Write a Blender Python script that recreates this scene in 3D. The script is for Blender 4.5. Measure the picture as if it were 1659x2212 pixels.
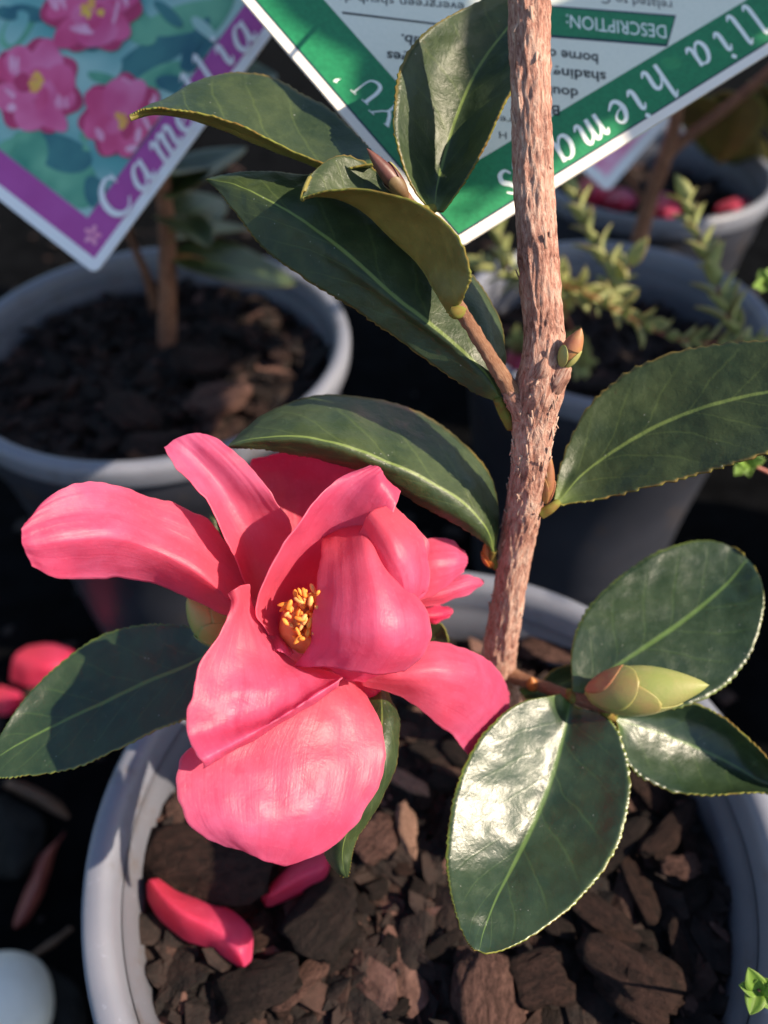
import bpy, bmesh, math, random
import numpy as np
from mathutils import Vector, noise as mnoise

for o in list(bpy.data.objects): bpy.data.objects.remove(o)
S = bpy.context.scene
COL = S.collection
R_ = math.radians
rng = random.Random(7)

# ------------------------------------------------------------------ camera
FPX = 1815.8                      # focal length in pixels of a 1659 x 2212 frame
PITCH = R_(45.0)
CAM = np.array([0.0, 0.0, 0.3646])
FW = np.array([0, math.cos(PITCH), -math.sin(PITCH)])
UP = np.array([0, math.sin(PITCH), math.cos(PITCH)])
RT = np.array([1.0, 0, 0])
cd = bpy.data.cameras.new('camera'); cam = bpy.data.objects.new('camera', cd); COL.objects.link(cam)
cam.location = CAM; cam.rotation_euler = (math.pi/2-PITCH, 0, 0)
cd.sensor_fit = 'VERTICAL'; cd.sensor_height = 36; cd.sensor_width = 27; cd.lens = 36*FPX/2212
cd.clip_start = 0.01; cd.clip_end = 100
cd.dof.use_dof = True; cd.dof.focus_distance = 0.154; cd.dof.aperture_fstop = 10.5
S.camera = cam

# ------------------------------------------------------------------ sky, sun, exposure
SUN_EL, SUN_AZ = 40.0, 107.0       # azimuth clockwise from +Y (the view direction)
w = bpy.data.worlds.new('World'); S.world = w; w.use_nodes = True
nt = w.node_tree; nt.nodes.clear()
sky = nt.nodes.new('ShaderNodeTexSky'); sky.sky_type = 'NISHITA'; sky.sun_disc = False
sky.sun_elevation = R_(SUN_EL); sky.sun_rotation = R_(SUN_AZ); sky.air_density = 1.2; sky.dust_density = 0.8; sky.ozone_density = 1.5
bg = nt.nodes.new('ShaderNodeBackground'); bg.inputs[1].default_value = 0.102
out = nt.nodes.new('ShaderNodeOutputWorld')
nt.links.new(sky.outputs[0], bg.inputs[0]); nt.links.new(bg.outputs[0], out.inputs[0])
sd = bpy.data.lights.new('sun', 'SUN'); sd.energy = 5.0; sd.angle = R_(0.6); sd.color = (1.0, 0.84, 0.64)
sun = bpy.data.objects.new('sun', sd); COL.objects.link(sun)
sdir = Vector((math.sin(R_(SUN_AZ))*math.cos(R_(SUN_EL)), math.cos(R_(SUN_AZ))*math.cos(R_(SUN_EL)), math.sin(R_(SUN_EL))))
sun.rotation_euler = sdir.to_track_quat('Z', 'Y').to_euler()
sun.location = (0.5, 0.2, 1.0)
vs = S.view_settings; vs.view_transform = 'Standard'; vs.look = 'None'; vs.gamma = 1; vs.exposure = 0.9
vs.use_curve_mapping = False

# ------------------------------------------------------------------ helpers
def ray(u, v):
    return RT*((u-829.5)/FPX) + UP*(-(v-1106)/FPX) + FW
def P(u, v, d):                    # frame point at d millimetres of depth -> world
    return CAM + ray(u, v)*(d*0.001)
def on_z(u, v, z):
    r = ray(u, v); return CAM + r*((z-CAM[2])/r[2])

def cr(pts, n):                    # Catmull-Rom through pts, n samples
    pts = np.asarray(pts, float); m = len(pts)
    if m == 2:
        t = np.linspace(0, 1, n)[:, None]; return pts[0]*(1-t)+pts[1]*t
    e0 = 2*pts[0]-pts[1]; e1 = 2*pts[-1]-pts[-2]
    q = np.vstack([e0[None], pts, e1[None]])
    x = np.linspace(0, m-1, n); i = np.minimum(x.astype(int), m-2); f = (x-i)[:, None]
    a, b, c, d = q[i], q[i+1], q[i+2], q[i+3]
    return 0.5*(2*b+(c-a)*f+(2*a-5*b+4*c-d)*f*f+(3*b-a-3*c+d)*f**3)
def cr_arc(pts, n):
    p = cr(pts, max(n*4, 60)); L = np.r_[0, np.cumsum(np.linalg.norm(np.diff(p, axis=0), axis=1))]
    t = np.linspace(0, L[-1], n)
    return np.stack([np.interp(t, L, p[:, k]) for k in range(p.shape[1])], 1)

def world_origin(o):
    p = np.zeros(3)
    while o is not None: p += np.array(o.location); o = o.parent
    return p
def obj(name, verts, faces, mats, parent=None, uv=None, smooth=True, fmat=None, origin=None):
    me = bpy.data.meshes.new(name)
    org = world_origin(parent) if parent is not None else (np.zeros(3) if origin is None else np.asarray(origin, float))
    me.from_pydata([tuple(x) for x in (np.asarray(verts, float)-org)], [], [tuple(int(i) for i in f) for f in faces])
    if not isinstance(mats, (list, tuple)): mats = [mats]
    for m in mats: me.materials.append(m)
    if fmat is not None: me.polygons.foreach_set('material_index', fmat)
    if smooth: me.polygons.foreach_set('use_smooth', [True]*len(me.polygons))
    if uv is not None:
        l = me.uv_layers.new(name='UVMap'); uv = np.asarray(uv)
        idx = np.empty(len(me.loops), int); me.loops.foreach_get('vertex_index', idx)
        l.data.foreach_set('uv', uv[idx].ravel())
    o = bpy.data.objects.new(name, me); COL.objects.link(o)
    if parent is not None: o.parent = parent
    elif origin is not None: o.location = origin
    return o
def tag(o, label, cat=None, group=None, kind=None):
    o['label'] = label
    if cat: o['category'] = cat
    if group: o['group'] = group
    if kind: o['kind'] = kind
    return o
def thing(name, loc, label, cat, group=None):
    o = bpy.data.objects.new(name, None); COL.objects.link(o); o.location = loc; o.empty_display_size = 0.01
    return tag(o, label, cat, group)
def grid_faces(n, m, wrap=False):
    f = []
    for i in range(n-1):
        for j in range(m if wrap else m-1):
            k = (j+1) % m
            f.append((i*m+j, i*m+k, (i+1)*m+k, (i+1)*m+j))
    return f
def solid(o, th, mo=0, rim=0):
    s = o.modifiers.new('thickness', 'SOLIDIFY'); s.thickness = th; s.offset = -1
    s.material_offset = mo; s.material_offset_rim = rim; s.use_even_offset = False
    return o

def nz(p, sc, seed=0.0):
    return mnoise.noise(Vector((p[0]*sc+seed, p[1]*sc-seed*.7, p[2]*sc+seed*1.3)))

def surface(net, nr, nc, crease=0.0):
    """net[r][c] = (u, v, depth mm) control points -> grid of world points"""
    W = np.array([[P(*q) for q in row] for row in net])
    rows, cols = W.shape[:2]
    A = np.stack([cr(W[:, c], nr) for c in range(cols)], 1)
    out = np.empty((nr, nc, 3))
    for i in range(nr):
        s = cr(A[i], nc)
        if crease:
            x = np.linspace(0, cols-1, nc); lin = np.stack([np.interp(x, np.arange(cols), A[i][:, k]) for k in range(3)], 1)
            s = s*(1-crease)+lin*crease
        out[i] = s
    return out
def grid_normals(G):
    du = np.gradient(G, axis=0); dv = np.gradient(G, axis=1)
    n = np.cross(du, dv); l = np.linalg.norm(n, axis=2, keepdims=True)
    return n/np.maximum(l, 1e-12)

def sheet(name, net, mats, parent, nr=90, nc=28, crease=0.0, mid=None, flip=None, serr=None, wrinkle=(0, 0), th=0.0004, notch=None, seed=0.0, tipround=0, ripple=0.0, edge=0.0, pleat=0.0):
    G = surface(net, nr, nc, crease)
    if flip is None: flip = False
    n = grid_normals(G)
    # orient: top side towards the camera at the net's chosen patch
    fr, fc = (0.5, 0.25) if flip in (False, True) else flip
    i, j = int(fr*(nr-1)), int(fc*(nc-1))
    toward = np.dot(n[i, j], CAM-G[i, j]) > 0
    if flip is True: toward = not toward
    if not toward: n = -n
    if wrinkle[0]:
        for a in range(nr):
            for b in range(nc):
                p = G[a, b]; G[a, b] = p + n[a, b]*wrinkle[0]*(nz(p, wrinkle[1], seed)+.4*nz(p, wrinkle[1]*2.7, seed+3))
    if pleat:
        ss = np.linspace(-1, 1, nc); tt = np.linspace(0, 1, nr)
        for a in range(nr):
            wv = np.array([math.sin(x*7+seed+3.2*nz((x*1.5, tt[a]*2.2, seed), 1.0))+.6*math.sin(x*23+seed*2+2.5*nz((x*2, tt[a]*3, seed+5), 1.0)) for x in ss])
            G[a] += n[a]*(pleat*(.35+.65*tt[a])*wv)[:, None]
    if ripple:
        e = np.abs(np.linspace(-1, 1, nc))**6
        for a in range(nr):
            ph = a/nr*13+seed
            G[a] += n[a]*(e*ripple*math.sin(ph)*(.6+.4*math.sin(ph*.37+1)))[:, None]
    if serr:
        cnt, amp = serr
        L = np.linspace(0, 1, nr)
        Lw = L+.012*np.sin(L*23+seed)+.008*np.sin(L*51+seed*2); saw = ((Lw*cnt) % 1.0); saw = np.where(saw < .78, saw/.78, (1-saw)/.22)
        win = np.clip(L/.12, 0, 1)*np.clip((1-L)/.03, 0, 1)
        for side, c0, c1 in ((0, 0, 2), (1, nc-1, nc-3)):
            d = G[:, c0]-G[:, c1]; d /= np.maximum(np.linalg.norm(d, axis=1, keepdims=True), 1e-9)
            irr = np.array([.55+.9*abs(nz((x*cnt*.31, side*7.7, seed), 1.0)) for x in L])
            G[:, c0] += d*(amp*(saw*irr-.35)*win)[:, None]
    if edge:
        for c0, st in ((0, 1), (nc-1, -1)):
            for back in range(5):
                c1 = c0+st*back; d = G[:, c0]-G[:, c0+st*6]; d = d/np.maximum(np.linalg.norm(d, axis=1, keepdims=True), 1e-9)
                k_ = np.array([nz(G[a, c0], 210, seed)+.5*nz(G[a, c0], 520, seed) for a in range(nr)])
                if back == 0: k0 = k_; d0_ = d
                G[:, c1] += d0_*(edge*k0*(1-back/5))[:, None]
        k0 = np.array([nz(G[nr-1, b], 210, seed)+.5*nz(G[nr-1, b], 520, seed) for b in range(nc)]); d0_ = G[nr-1]-G[nr-7]; d0_ = d0_/np.maximum(np.linalg.norm(d0_, axis=1, keepdims=True), 1e-9)
        for back in range(5): G[nr-1-back] += d0_*(edge*k0*(1-back/5))[:, None]
    if notch:
        for (u, v, d, rad, dep) in notch:
            c = P(u, v, d); ctr = G[nr//2, nc//2]
            for b in range(nc):
                q = G[nr-1, b]; l = np.linalg.norm(q-c)/(rad*.001)
                if l < 1:
                    for back in range(6):
                        g = G[nr-1-back, b]; G[nr-1-back, b] = g+(ctr-g)/np.linalg.norm(ctr-g)*dep*.001*(1-l*l)*(1-back/6)
    f = grid_faces(nr, nc)
    # face orientation must match n
    q = f[(i if i < nr-1 else nr-2)*(nc-1)+(j if j < nc-1 else nc-2)]
    V = G.reshape(-1, 3)
    fn = np.cross(V[q[1]]-V[q[0]], V[q[3]]-V[q[0]])
    if np.dot(fn, n[i, j]) < 0: f = [x[::-1] for x in f]
    cols = len(net[0]); m = (cols-1)/2 if mid is None else mid
    sx = np.linspace(0, cols-1, nc); uu = np.where(sx <= m, .5*sx/m, .5+.5*(sx-m)/(cols-1-m))
    uv = np.stack([np.tile(uu, nr), np.repeat(np.linspace(0, 1, nr), nc)], 1)
    o = obj(name, V, f, mats, parent, uv)
    solid(o, th, mo=1 if len(mats) > 1 else 0, rim=(2 if len(mats) > 2 else 0))
    return o

def tube(pts, radii, n=10, caps=True, sub=6):
    """round limb through world points -> verts, faces, uv"""
    pts = np.asarray(pts, float); N = (len(pts)-1)*sub+1
    c = cr(np.c_[pts, np.asarray(radii, float)], N); r = c[:, 3]; c = c[:, :3]
    t = np.gradient(c, axis=0); t /= np.linalg.norm(t, axis=1, keepdims=True)
    ref = np.array([0.2, .9, .1]) if abs(t[0] @ np.array([.2, .9, .1])) < .85 else np.array([1., 0, 0])
    V, UVs = [], []
    L = np.r_[0, np.cumsum(np.linalg.norm(np.diff(c, axis=0), axis=1))]
    x = np.cross(t[0], ref); x /= np.linalg.norm(x)
    for i in range(N):
        x = x-t[i]*(x @ t[i]); x /= np.linalg.norm(x); y = np.cross(t[i], x)
        for j in range(n):
            a = 2*math.pi*j/n
            V.append(c[i]+(x*math.cos(a)+y*math.sin(a))*max(r[i], 1e-5)); UVs.append((j/n, L[i]*100))
    f = grid_faces(N, n, True)
    if caps: f.append(tuple(range(n))[::-1]); f.append(tuple((N-1)*n+j for j in range(n)))
    return np.array(V), f, np.array(UVs)
def tube_obj(name, pts, radii, mat, parent, n=10, sub=6):
    V, f, uv = tube(pts, radii, n, True, sub); return obj(name, V, f, mat, parent, uv)

# ------------------------------------------------------------------ materials
def lin(h):
    c = [int(h[i:i+2], 16)/255 for i in (0, 2, 4)]
    return tuple(x/12.92 if x <= .04045 else ((x+.055)/1.055)**2.4 for x in c)+(1,)
class NT:
    def __init__(s, name):
        s.m = bpy.data.materials.new(name); s.m.use_nodes = True; s.t = s.m.node_tree; s.t.nodes.clear()
        s.o = s.t.nodes.new('ShaderNodeOutputMaterial')
    def n(s, ty, **kw):
        x = s.t.nodes.new('ShaderNode'+ty)
        for k, v in kw.items(): setattr(x, k, v)
        return x
    def l(s, a, b): s.t.links.new(a, b)
    def val(s, sock, v):
        if isinstance(v, bpy.types.NodeSocket): s.l(v, sock)
        else: sock.default_value = v
    def math(s, op, a, b=0.0, c=None, clamp=False):
        x = s.n('Math', operation=op, use_clamp=clamp); s.val(x.inputs[0], a); s.val(x.inputs[1], b)
        if c is not None: s.val(x.inputs[2], c)
        return x.outputs[0]
    def mix(s, f, a, b, blend='MIX'):
        x = s.n('Mix', data_type='RGBA', blend_type=blend); s.val(x.inputs[0], f); s.val(x.inputs[6], a); s.val(x.inputs[7], b)
        return x.outputs[2]
    def noise(s, vec, scale, detail=4, rough=.55, dist=0.0):
        x = s.n('TexNoise'); s.l(vec, x.inputs['Vector']); x.inputs['Scale'].default_value = scale
        x.inputs['Detail'].default_value = detail; x.inputs['Roughness'].default_value = rough; x.inputs['Distortion'].default_value = dist
        return x.outputs['Fac']
    def ramp(s, f, stops):
        x = s.n('ValToRGB'); s.l(f, x.inputs[0]); e = x.color_ramp.elements
        while len(e) < len(stops): e.new(.5)
        for el, (p, c) in zip(e, stops): el.position = p; el.color = c if len(c) == 4 else tuple(c)+(1,)
        return x.outputs[0]
    def rng(s, f, a, b, c=0, d=1):
        x = s.n('MapRange', interpolation_type='SMOOTHSTEP'); s.l(f, x.inputs[0])
        for i, v in enumerate((a, b, c, d)): x.inputs[i+1].default_value = v
        return x.outputs[0]
    def map(s, vec, sc):
        x = s.n('Mapping'); s.l(vec, x.inputs[0]); x.inputs['Scale'].default_value = sc; return x.outputs[0]
    def bump(s, h, strength, dist, prev=None):
        x = s.n('Bump'); s.l(h, x.inputs['Height']); x.inputs['Strength'].default_value = strength; x.inputs['Distance'].default_value = dist
        if prev is not None: s.l(prev, x.inputs['Normal'])
        return x.outputs[0]
    def prin(s, color, rough, normal=None, **kw):
        x = s.n('BsdfPrincipled'); s.val(x.inputs['Base Color'], color); s.val(x.inputs['Roughness'], rough)
        if normal is not None: s.l(normal, x.inputs['Normal'])
        for k, v in kw.items(): s.val(x.inputs[k], v)
        return x
    def end(s, sh): s.l(sh, s.o.inputs[0]); return s.m
def rgb(*c): return tuple(c)+(1,)

def leaf_material(name, dark, light, rib, edge, rough=.33, trans=.10, tcol=(.18, .30, .03), dust=True, bumpy=1.0, spec=.5):
    k = NT(name); tc = k.n('TexCoord'); ob = tc.outputs['Object']
    sep = k.n('SeparateXYZ'); k.l(tc.outputs['UV'], sep.inputs[0]); u, v = sep.outputs[0], sep.outputs[1]
    a = k.math('MULTIPLY', k.math('ABSOLUTE', k.math('SUBTRACT', u, .5)), 2)
    n1 = k.noise(ob, 90, 5); n2 = k.noise(ob, 420, 4)
    col = k.mix(k.rng(n1, .3, .7), rgb(*dark), rgb(*light))
    col = k.mix(k.math('MULTIPLY', k.rng(n2, .45, .75), .25), col, rgb(*[x*1.8 for x in light]))
    # side veins curving to the tip
    ph = k.math('SUBTRACT', k.math('MULTIPLY', v, 8.0), k.math('MULTIPLY', k.math('POWER', a, .8), 2.1))
    ph = k.math('ADD', ph, k.math('MULTIPLY', n1, .5))
    fr = k.math('ABSOLUTE', k.math('SUBTRACT', k.math('FRACT', ph), .5))
    vein = k.math('MULTIPLY', k.rng(fr, .07, 0.0), k.rng(a, 1.0, .55))
    ribw = k.math('ADD', .055, k.math('MULTIPLY', v, -.03))
    ribm = k.rng(k.math('DIVIDE', a, ribw), 1.0, .35)
    col = k.mix(k.math('MULTIPLY', vein, .13), col, rgb(*rib))
    col = k.mix(k.math('MULTIPLY', ribm, .8), col, rgb(*rib))
    edm = k.math('MULTIPLY', k.rng(a, .955, 1.0), k.rng(n1, .25, .6))
    col = k.mix(k.math('MULTIPLY', edm, .8), col, rgb(*edge))
    basem = k.rng(v, .1, 0.0)
    col = k.mix(k.math('MULTIPLY', basem, .6), col, rgb(*rib))
    scar = k.math('MULTIPLY', k.rng(k.noise(ob, 210, 4, .6), .70, .76), .6)
    col = k.mix(scar, col, rgb(.07, .045, .02))
    if dust:
        vo = k.n('TexVoronoi'); k.l(ob, vo.inputs['Vector']); vo.inputs['Scale'].default_value = 700
        dm = k.math('MULTIPLY', k.rng(vo.outputs['Distance'], .13, .07), k.rng(k.noise(ob, 260, 2), .56, .66))
        col = k.mix(k.math('MULTIPLY', dm, .5), col, rgb(.35, .36, .33))
    h = k.math('ADD', k.math('MULTIPLY', k.noise(ob, 800, 5, .6, .6), .75), k.math('MULTIPLY', k.noise(ob, 160, 3), 1.0))
    b = k.bump(h, .35*bumpy, .0006)
    b = k.bump(k.math('ADD', k.math('MULTIPLY', vein, -.6), k.math('MULTIPLY', ribm, -1.2)), .09, .0004, b)
    r = k.math('ADD', rough, k.math('MULTIPLY', k.math('SUBTRACT', n2, .5), .22))
    p = k.prin(col, r, b, **{'Specular IOR Level': spec})
    tr = k.n('BsdfTranslucent'); k.l(k.mix(.75, col, rgb(*tcol)), tr.inputs[0])
    mx = k.n('MixShader'); mx.inputs[0].default_value = trans
    k.l(p.outputs[0], mx.inputs[1]); k.l(tr.outputs[0], mx.inputs[2])
    return k.end(mx.outputs[0])

def petal_material(name, c1, c2, base, trans=.63):
    k = NT(name); tc = k.n('TexCoord'); ob = tc.outputs['Object']; uv = tc.outputs['UV']
    sep = k.n('SeparateXYZ'); k.l(uv, sep.inputs[0]); u, v = sep.outputs[0], sep.outputs[1]
    st = k.noise(k.map(uv, (34, 1.6, 1)), 1.0, 5, .65, .8); n1 = k.noise(ob, 85, 5, .6); n2 = k.noise(ob, 1300, 3); n3 = k.noise(ob, 330, 4, .6)
    f = k.math('ADD', k.math('MULTIPLY', st, .20), k.math('MULTIPLY', n1, .80))
    col = k.mix(k.rng(f, .34, .66), rgb(*c1), rgb(*c2))
    col = k.mix(k.math('MULTIPLY', k.rng(v, .75, .05), .75), col, rgb(*base))
    col = k.mix(k.math('MULTIPLY', k.rng(n3, .50, .72), .30), col, rgb(c1[0]*.86, c1[1]*.45, c1[2]*.62))
    col = k.mix(k.math('MULTIPLY', k.rng(n2, .54, .74), .22), col, rgb(.92, .34, .52))
    a = k.math('MULTIPLY', k.math('ABSOLUTE', k.math('SUBTRACT', u, .5)), 2)
    col = k.mix(k.math('MULTIPLY', k.rng(a, .965, 1.0), .45), col, rgb(.92, .36, .50))
    vn = k.noise(k.map(uv, (60, 1.3, 1)), 1.0, 3, .5, 1.4)
    col = k.mix(k.math('MULTIPLY', k.rng(vn, .56, .70), .22), col, rgb(c1[0]*.85, c1[1]*.40, c1[2]*.55))
    sp = k.math('MULTIPLY', k.rng(k.noise(ob, 240, 5, .7), .70, .78), .35)
    col = k.mix(sp, col, rgb(.42, .06, .08))
    h = k.math('ADD', k.math('MULTIPLY', st, .35), k.math('MULTIPLY', n2, .45))
    h = k.math('ADD', h, k.math('MULTIPLY', n3, .9))
    b = k.bump(h, .30, .00045)
    b = k.bump(vn, .20, .0003, b)
    b = k.bump(k.noise(ob, 3800, 2), .28, .00012, b)
    p = k.prin(col, k.math('ADD', .34, k.math('MULTIPLY', n2, .16)), b, **{'Specular IOR Level': .75})
    tr = k.n('BsdfTranslucent'); k.l(k.mix(.5, col, rgb(.97, .26, .38)), tr.inputs[0])
    mx = k.n('MixShader'); mx.inputs[0].default_value = trans
    k.l(p.outputs[0], mx.inputs[1]); k.l(tr.outputs[0], mx.inputs[2])
    return k.end(mx.outputs[0])

def plain(name, c1, c2=None, rough=.6, scale=120, bump=.0, bdist=.0005, bscale=600, trans=0, spec=.5, emi=None, detail=5):
    k = NT(name); ob = k.n('TexCoord').outputs['Object']
    c2 = c2 or c1
    col = k.mix(k.rng(k.noise(ob, scale, detail), .33, .67), rgb(*c1), rgb(*c2))
    b = k.bump(k.noise(ob, bscale, 5, .62), bump, bdist) if bump else None
    p = k.prin(col, k.math('ADD', rough, k.math('MULTIPLY', k.math('SUBTRACT', k.noise(ob, scale*2.3, 4), .5), .25)), b, **{'Specular IOR Level': spec})
    if trans:
        tr = k.n('BsdfTranslucent'); k.l(col, tr.inputs[0]); mx = k.n('MixShader'); mx.inputs[0].default_value = trans
        k.l(p.outputs[0], mx.inputs[1]); k.l(tr.outputs[0], mx.inputs[2]); return k.end(mx.outputs[0])
    return k.end(p.outputs[0])

def bark_material(name, dark, mid, light, sc=1.0):
    k = NT(name); tc = k.n('TexCoord'); uv = tc.outputs['UV']; ob = tc.outputs['Object']
    n1 = k.noise(k.map(uv, (30*sc, 4.2*sc, 1)), 1.0, 7, .66, .7); n2 = k.noise(ob, 130*sc, 4); n3 = k.noise(k.map(uv, (70*sc, 11*sc, 1)), 1.0, 5, .65, .4)
    f = k.math('ADD', k.math('MULTIPLY', n1, .65), k.math('MULTIPLY', n2, .35))
    col = k.ramp(f, [(.36, rgb(*dark)), (.48, rgb(*mid)), (.62, rgb(*light))])
    col = k.mix(k.math('MULTIPLY', k.rng(n3, .58, .70), .45), col, rgb(.55, .46, .41))
    col = k.mix(k.math('MULTIPLY', k.rng(n3, .42, .32), .6), col, rgb(*[x*.5 for x in dark]))
    h = k.math('ADD', n1, k.math('MULTIPLY', n3, .6)); b = k.bump(h, .8, .0009)
    return k.end(k.prin(col, .75, b, **{'Specular IOR Level': .3}).outputs[0])

M = {}
M['leaf'] = leaf_material('camellia_leaf_upper', (.020, .036, .015), (.042, .060, .022), (.17, .23, .06), (.26, .17, .04), rough=.42, spec=.38)
M['leaf_gloss'] = leaf_material('camellia_leaf_glossy', (.014, .031, .015), (.026, .047, .021), (.10, .17, .045), (.17, .22, .03), rough=.34, bumpy=.7, spec=.62)
M['leaf_under'] = leaf_material('camellia_leaf_underside', (.18, .155, .04), (.26, .22, .055), (.24, .25, .06), (.40, .40, .06), rough=.5, trans=.22, tcol=(.40, .45, .03), dust=False)
M['leaf_edge'] = plain('leaf_edge', (.20, .22, .045), (.18, .11, .03), .75, 300, trans=.2, spec=.15)
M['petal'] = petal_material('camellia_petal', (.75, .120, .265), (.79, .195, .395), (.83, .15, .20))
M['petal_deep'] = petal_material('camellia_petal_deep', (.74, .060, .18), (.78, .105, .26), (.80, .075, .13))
M['bark'] = bark_material('camellia_bark', (.15, .058, .042), (.40, .195, .145), (.58, .39, .31))
M['bark_flake'] = bark_material('bark_flake', (.22, .12, .09), (.42, .27, .21), (.60, .46, .38))
M['twig'] = bark_material('young_twig', (.16, .065, .04), (.30, .14, .08), (.42, .24, .15), 1.5)
M['twig_dim'] = bark_material('background_stem', (.08, .035, .02), (.22, .095, .055), (.30, .15, .09), .7)
M['bud_green'] = plain('bud_scale_green', (.29, .33, .09), (.37, .35, .12), .5, 170, .3, .0002, 1800, trans=.12)
M['bud_red'] = plain('bud_scale_red', (.36, .12, .065), (.42, .23, .09), .5, 200, .3, .0002, 1800, trans=.12)
M['bud_brown'] = plain('bud_scale_brown', (.13, .07, .03), (.17, .11, .045), .5, 300, .2, .0002, 1800)
M['bud_blush'] = plain('bud_scale_blush', (.31, .32, .09), (.37, .25, .10), .5, 120, .3, .0002, 1800, trans=.12)
M['bud_tan'] = plain('bud_scale_tan', (.34, .19, .05), (.26, .10, .05), .5, 260, .2, .0002, 1800)
M['bud_purple'] = plain('bud_scale_purple', (.07, .022, .022), (.13, .045, .032), .45, 300, .2, .0002, 1800)
M['bud_orange'] = plain('bud_scale_orange', (.55, .14, .03), (.42, .18, .04), .45, 260, .2, .0002, 1800, trans=.25)
M['filament'] = plain('stamen_filament', (.94, .36, .14), (.95, .48, .20), .5, 500, trans=.45)  # brightened so the colour carries the glow of the flower centre
M['anther'] = plain('anther', (.88, .23, .025), (.90, .38, .06), .6, 900, .4, .0002, 2500, trans=.2)
M['anther_pale'] = plain('anther_pale', (.90, .38, .12), (.92, .50, .16), .6, 900, trans=.2)
def pot_material(name, c1, c2):
    k = NT(name); ob = k.n('TexCoord').outputs['Object']
    col = k.mix(k.rng(k.noise(ob, 25, 4), .35, .65), rgb(*c1), rgb(*c2))
    d1 = k.math('MULTIPLY', k.rng(k.noise(ob, 55, 6, .7), .54, .70), .45); col = k.mix(d1, col, rgb(.085, .062, .048))
    d2 = k.math('MULTIPLY', k.rng(k.noise(k.map(ob, (1, 1, .25)), 420, 5, .7), .60, .72), .35); col = k.mix(d2, col, rgb(*[min(.5, x*2.0+.03) for x in c1]))
    b = k.bump(k.noise(ob, 500, 5, .6), .10, .0005)
    return k.end(k.prin(col, k.math('ADD', .36, k.math('MULTIPLY', k.noise(ob, 90, 5), .2)), b).outputs[0])
M['pot'] = pot_material('shaded_grey_plastic', (.026, .029, .042), (.034, .037, .052)); M['pot_rim'] = pot_material('skylit_grey_plastic', (.145, .155, .195), (.175, .185, .225))  # one plastic: shade put into the wall colour, sky light into the rim
M['pot_inner'] = pot_material('part_lit_grey_plastic', (.085, .09, .112), (.11, .114, .138))  # same plastic, a partly sunlit tone put into the inside colour
M['soil'] = plain('potting_mix_fines', (.006, .0045, .004), (.018, .012, .010), .95, 260, 1, .002, 420, spec=.2)
M['chip_dark'] = plain('bark_chip_dark', (.008, .006, .006), (.026, .016, .014), .85, 150, .9, .0014, 380, spec=.25)
M['chip_brown'] = plain('bark_chip_brown', (.018, .010, .008), (.052, .027, .022), .85, 170, .9, .0012, 420, spec=.25)
M['chip_pink'] = plain('bark_chip_pinkish', (.06, .031, .025), (.13, .07, .058), .85, 190, .8, .001, 420, spec=.25)
M['chip_tan'] = plain('bark_chip_tan', (.24, .135, .10), (.34, .20, .145), .8, 160, .5, .0008, 520, spec=.25)
for nm_, c1_, c2_ in (('chip_dark', (.005, .0036, .0035), (.022, .014, .0125)), ('chip_brown', (.008, .0045, .0038), (.040, .020, .016)), ('chip_pink', (.030, .015, .012), (.125, .066, .054)), ('chip_tan', (.20, .11, .08), (.36, .215, .155))):
    k = NT('large_'+nm_); ob = k.n('TexCoord').outputs['Object']; mm_ = k.map(ob, (1.0, 3.2, 3.2)); a_ = k.noise(mm_, 2.2, 7, .68, .5); b_ = k.noise(ob, 9, 6, .7)
    col = k.mix(k.rng(k.math('ADD', k.math('MULTIPLY', a_, .6), k.math('MULTIPLY', b_, .4)), .36, .64), rgb(*c1_), rgb(*c2_))
    bb = k.bump(k.math('ADD', a_, k.math('MULTIPLY', b_, .7)), .9, .0022)
    M[nm_+'_local'] = k.end(k.prin(col, .85, bb, **{'Specular IOR Level': .2}).outputs[0])
M['stone'] = plain('pale_stone', (.74, .70, .62), (.82, .78, .70), .7, 90, .4, .0006, 500)
M['mat'] = plain('black_weed_mat', (.0015, .0016, .002), (.0035, .0037, .0045), .95, 60, .8, .001, 900, spec=.03)
M['dry_leaf'] = plain('dry_red_leaf', (.16, .028, .024), (.24, .06, .045), .6, 90, .3, .0005, 300)
M['dry_brown'] = plain('dry_brown_leaf', (.07, .038, .024), (.14, .075, .045), .7, 90, .3, .0005, 300)
M['dead_dark'] = plain('dead_dark_leaf', (.010, .010, .010), (.020, .019, .018), .85, 90, .3, .0005, 300, spec=.08)
M['tag_white'] = plain('tag_white_plastic', (.84, .78, .70), (.88, .82, .75), .45, 40, trans=.1)
M['tag_green'] = plain('tag_green_ink', (.010, .16, .062), (.014, .20, .078), .45, 900)
M['tag_panel'] = plain('tag_pale_panel', (.66, .68, .58), (.70, .71, .61), .5, 1200)
M['ink'] = plain('black_ink', (.015, .018, .018), None, .5)
M['ink_white'] = plain('white_ink', (.76, .80, .76), None, .45)
M['ink_navy'] = plain('navy_ink', (.01, .02, .05), None, .5)
M['tag_purple'] = plain('tag_purple_ink', (.42, .065, .31), (.47, .085, .36), .4, 60)
M['tag_blue_white'] = plain('tag_white_edge', (.84, .85, .86), None, .45)
M['print_pink'] = plain('printed_flower_pink', (.66, .06, .19), (.80, .13, .31), .4, 70, detail=2)
M['print_deep'] = plain('printed_flower_deep', (.46, .03, .11), (.58, .05, .16), .4, 70, detail=2)
M['print_rose'] = plain('printed_flower_rose', (.70, .08, .24), (.84, .22, .42), .4, 55, detail=2)
M['print_pale'] = plain('printed_flower_pale', (.88, .46, .62), (.82, .28, .46), .4, 110, detail=2)
M['print_yellow'] = plain('printed_stamen_yellow', (.85, .55, .08), (.85, .38, .10), .4, 250)
M['print_leaf'] = plain('printed_leaf_green', (.04, .24, .17), (.18, .48, .30), .4, 55, detail=2)
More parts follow.
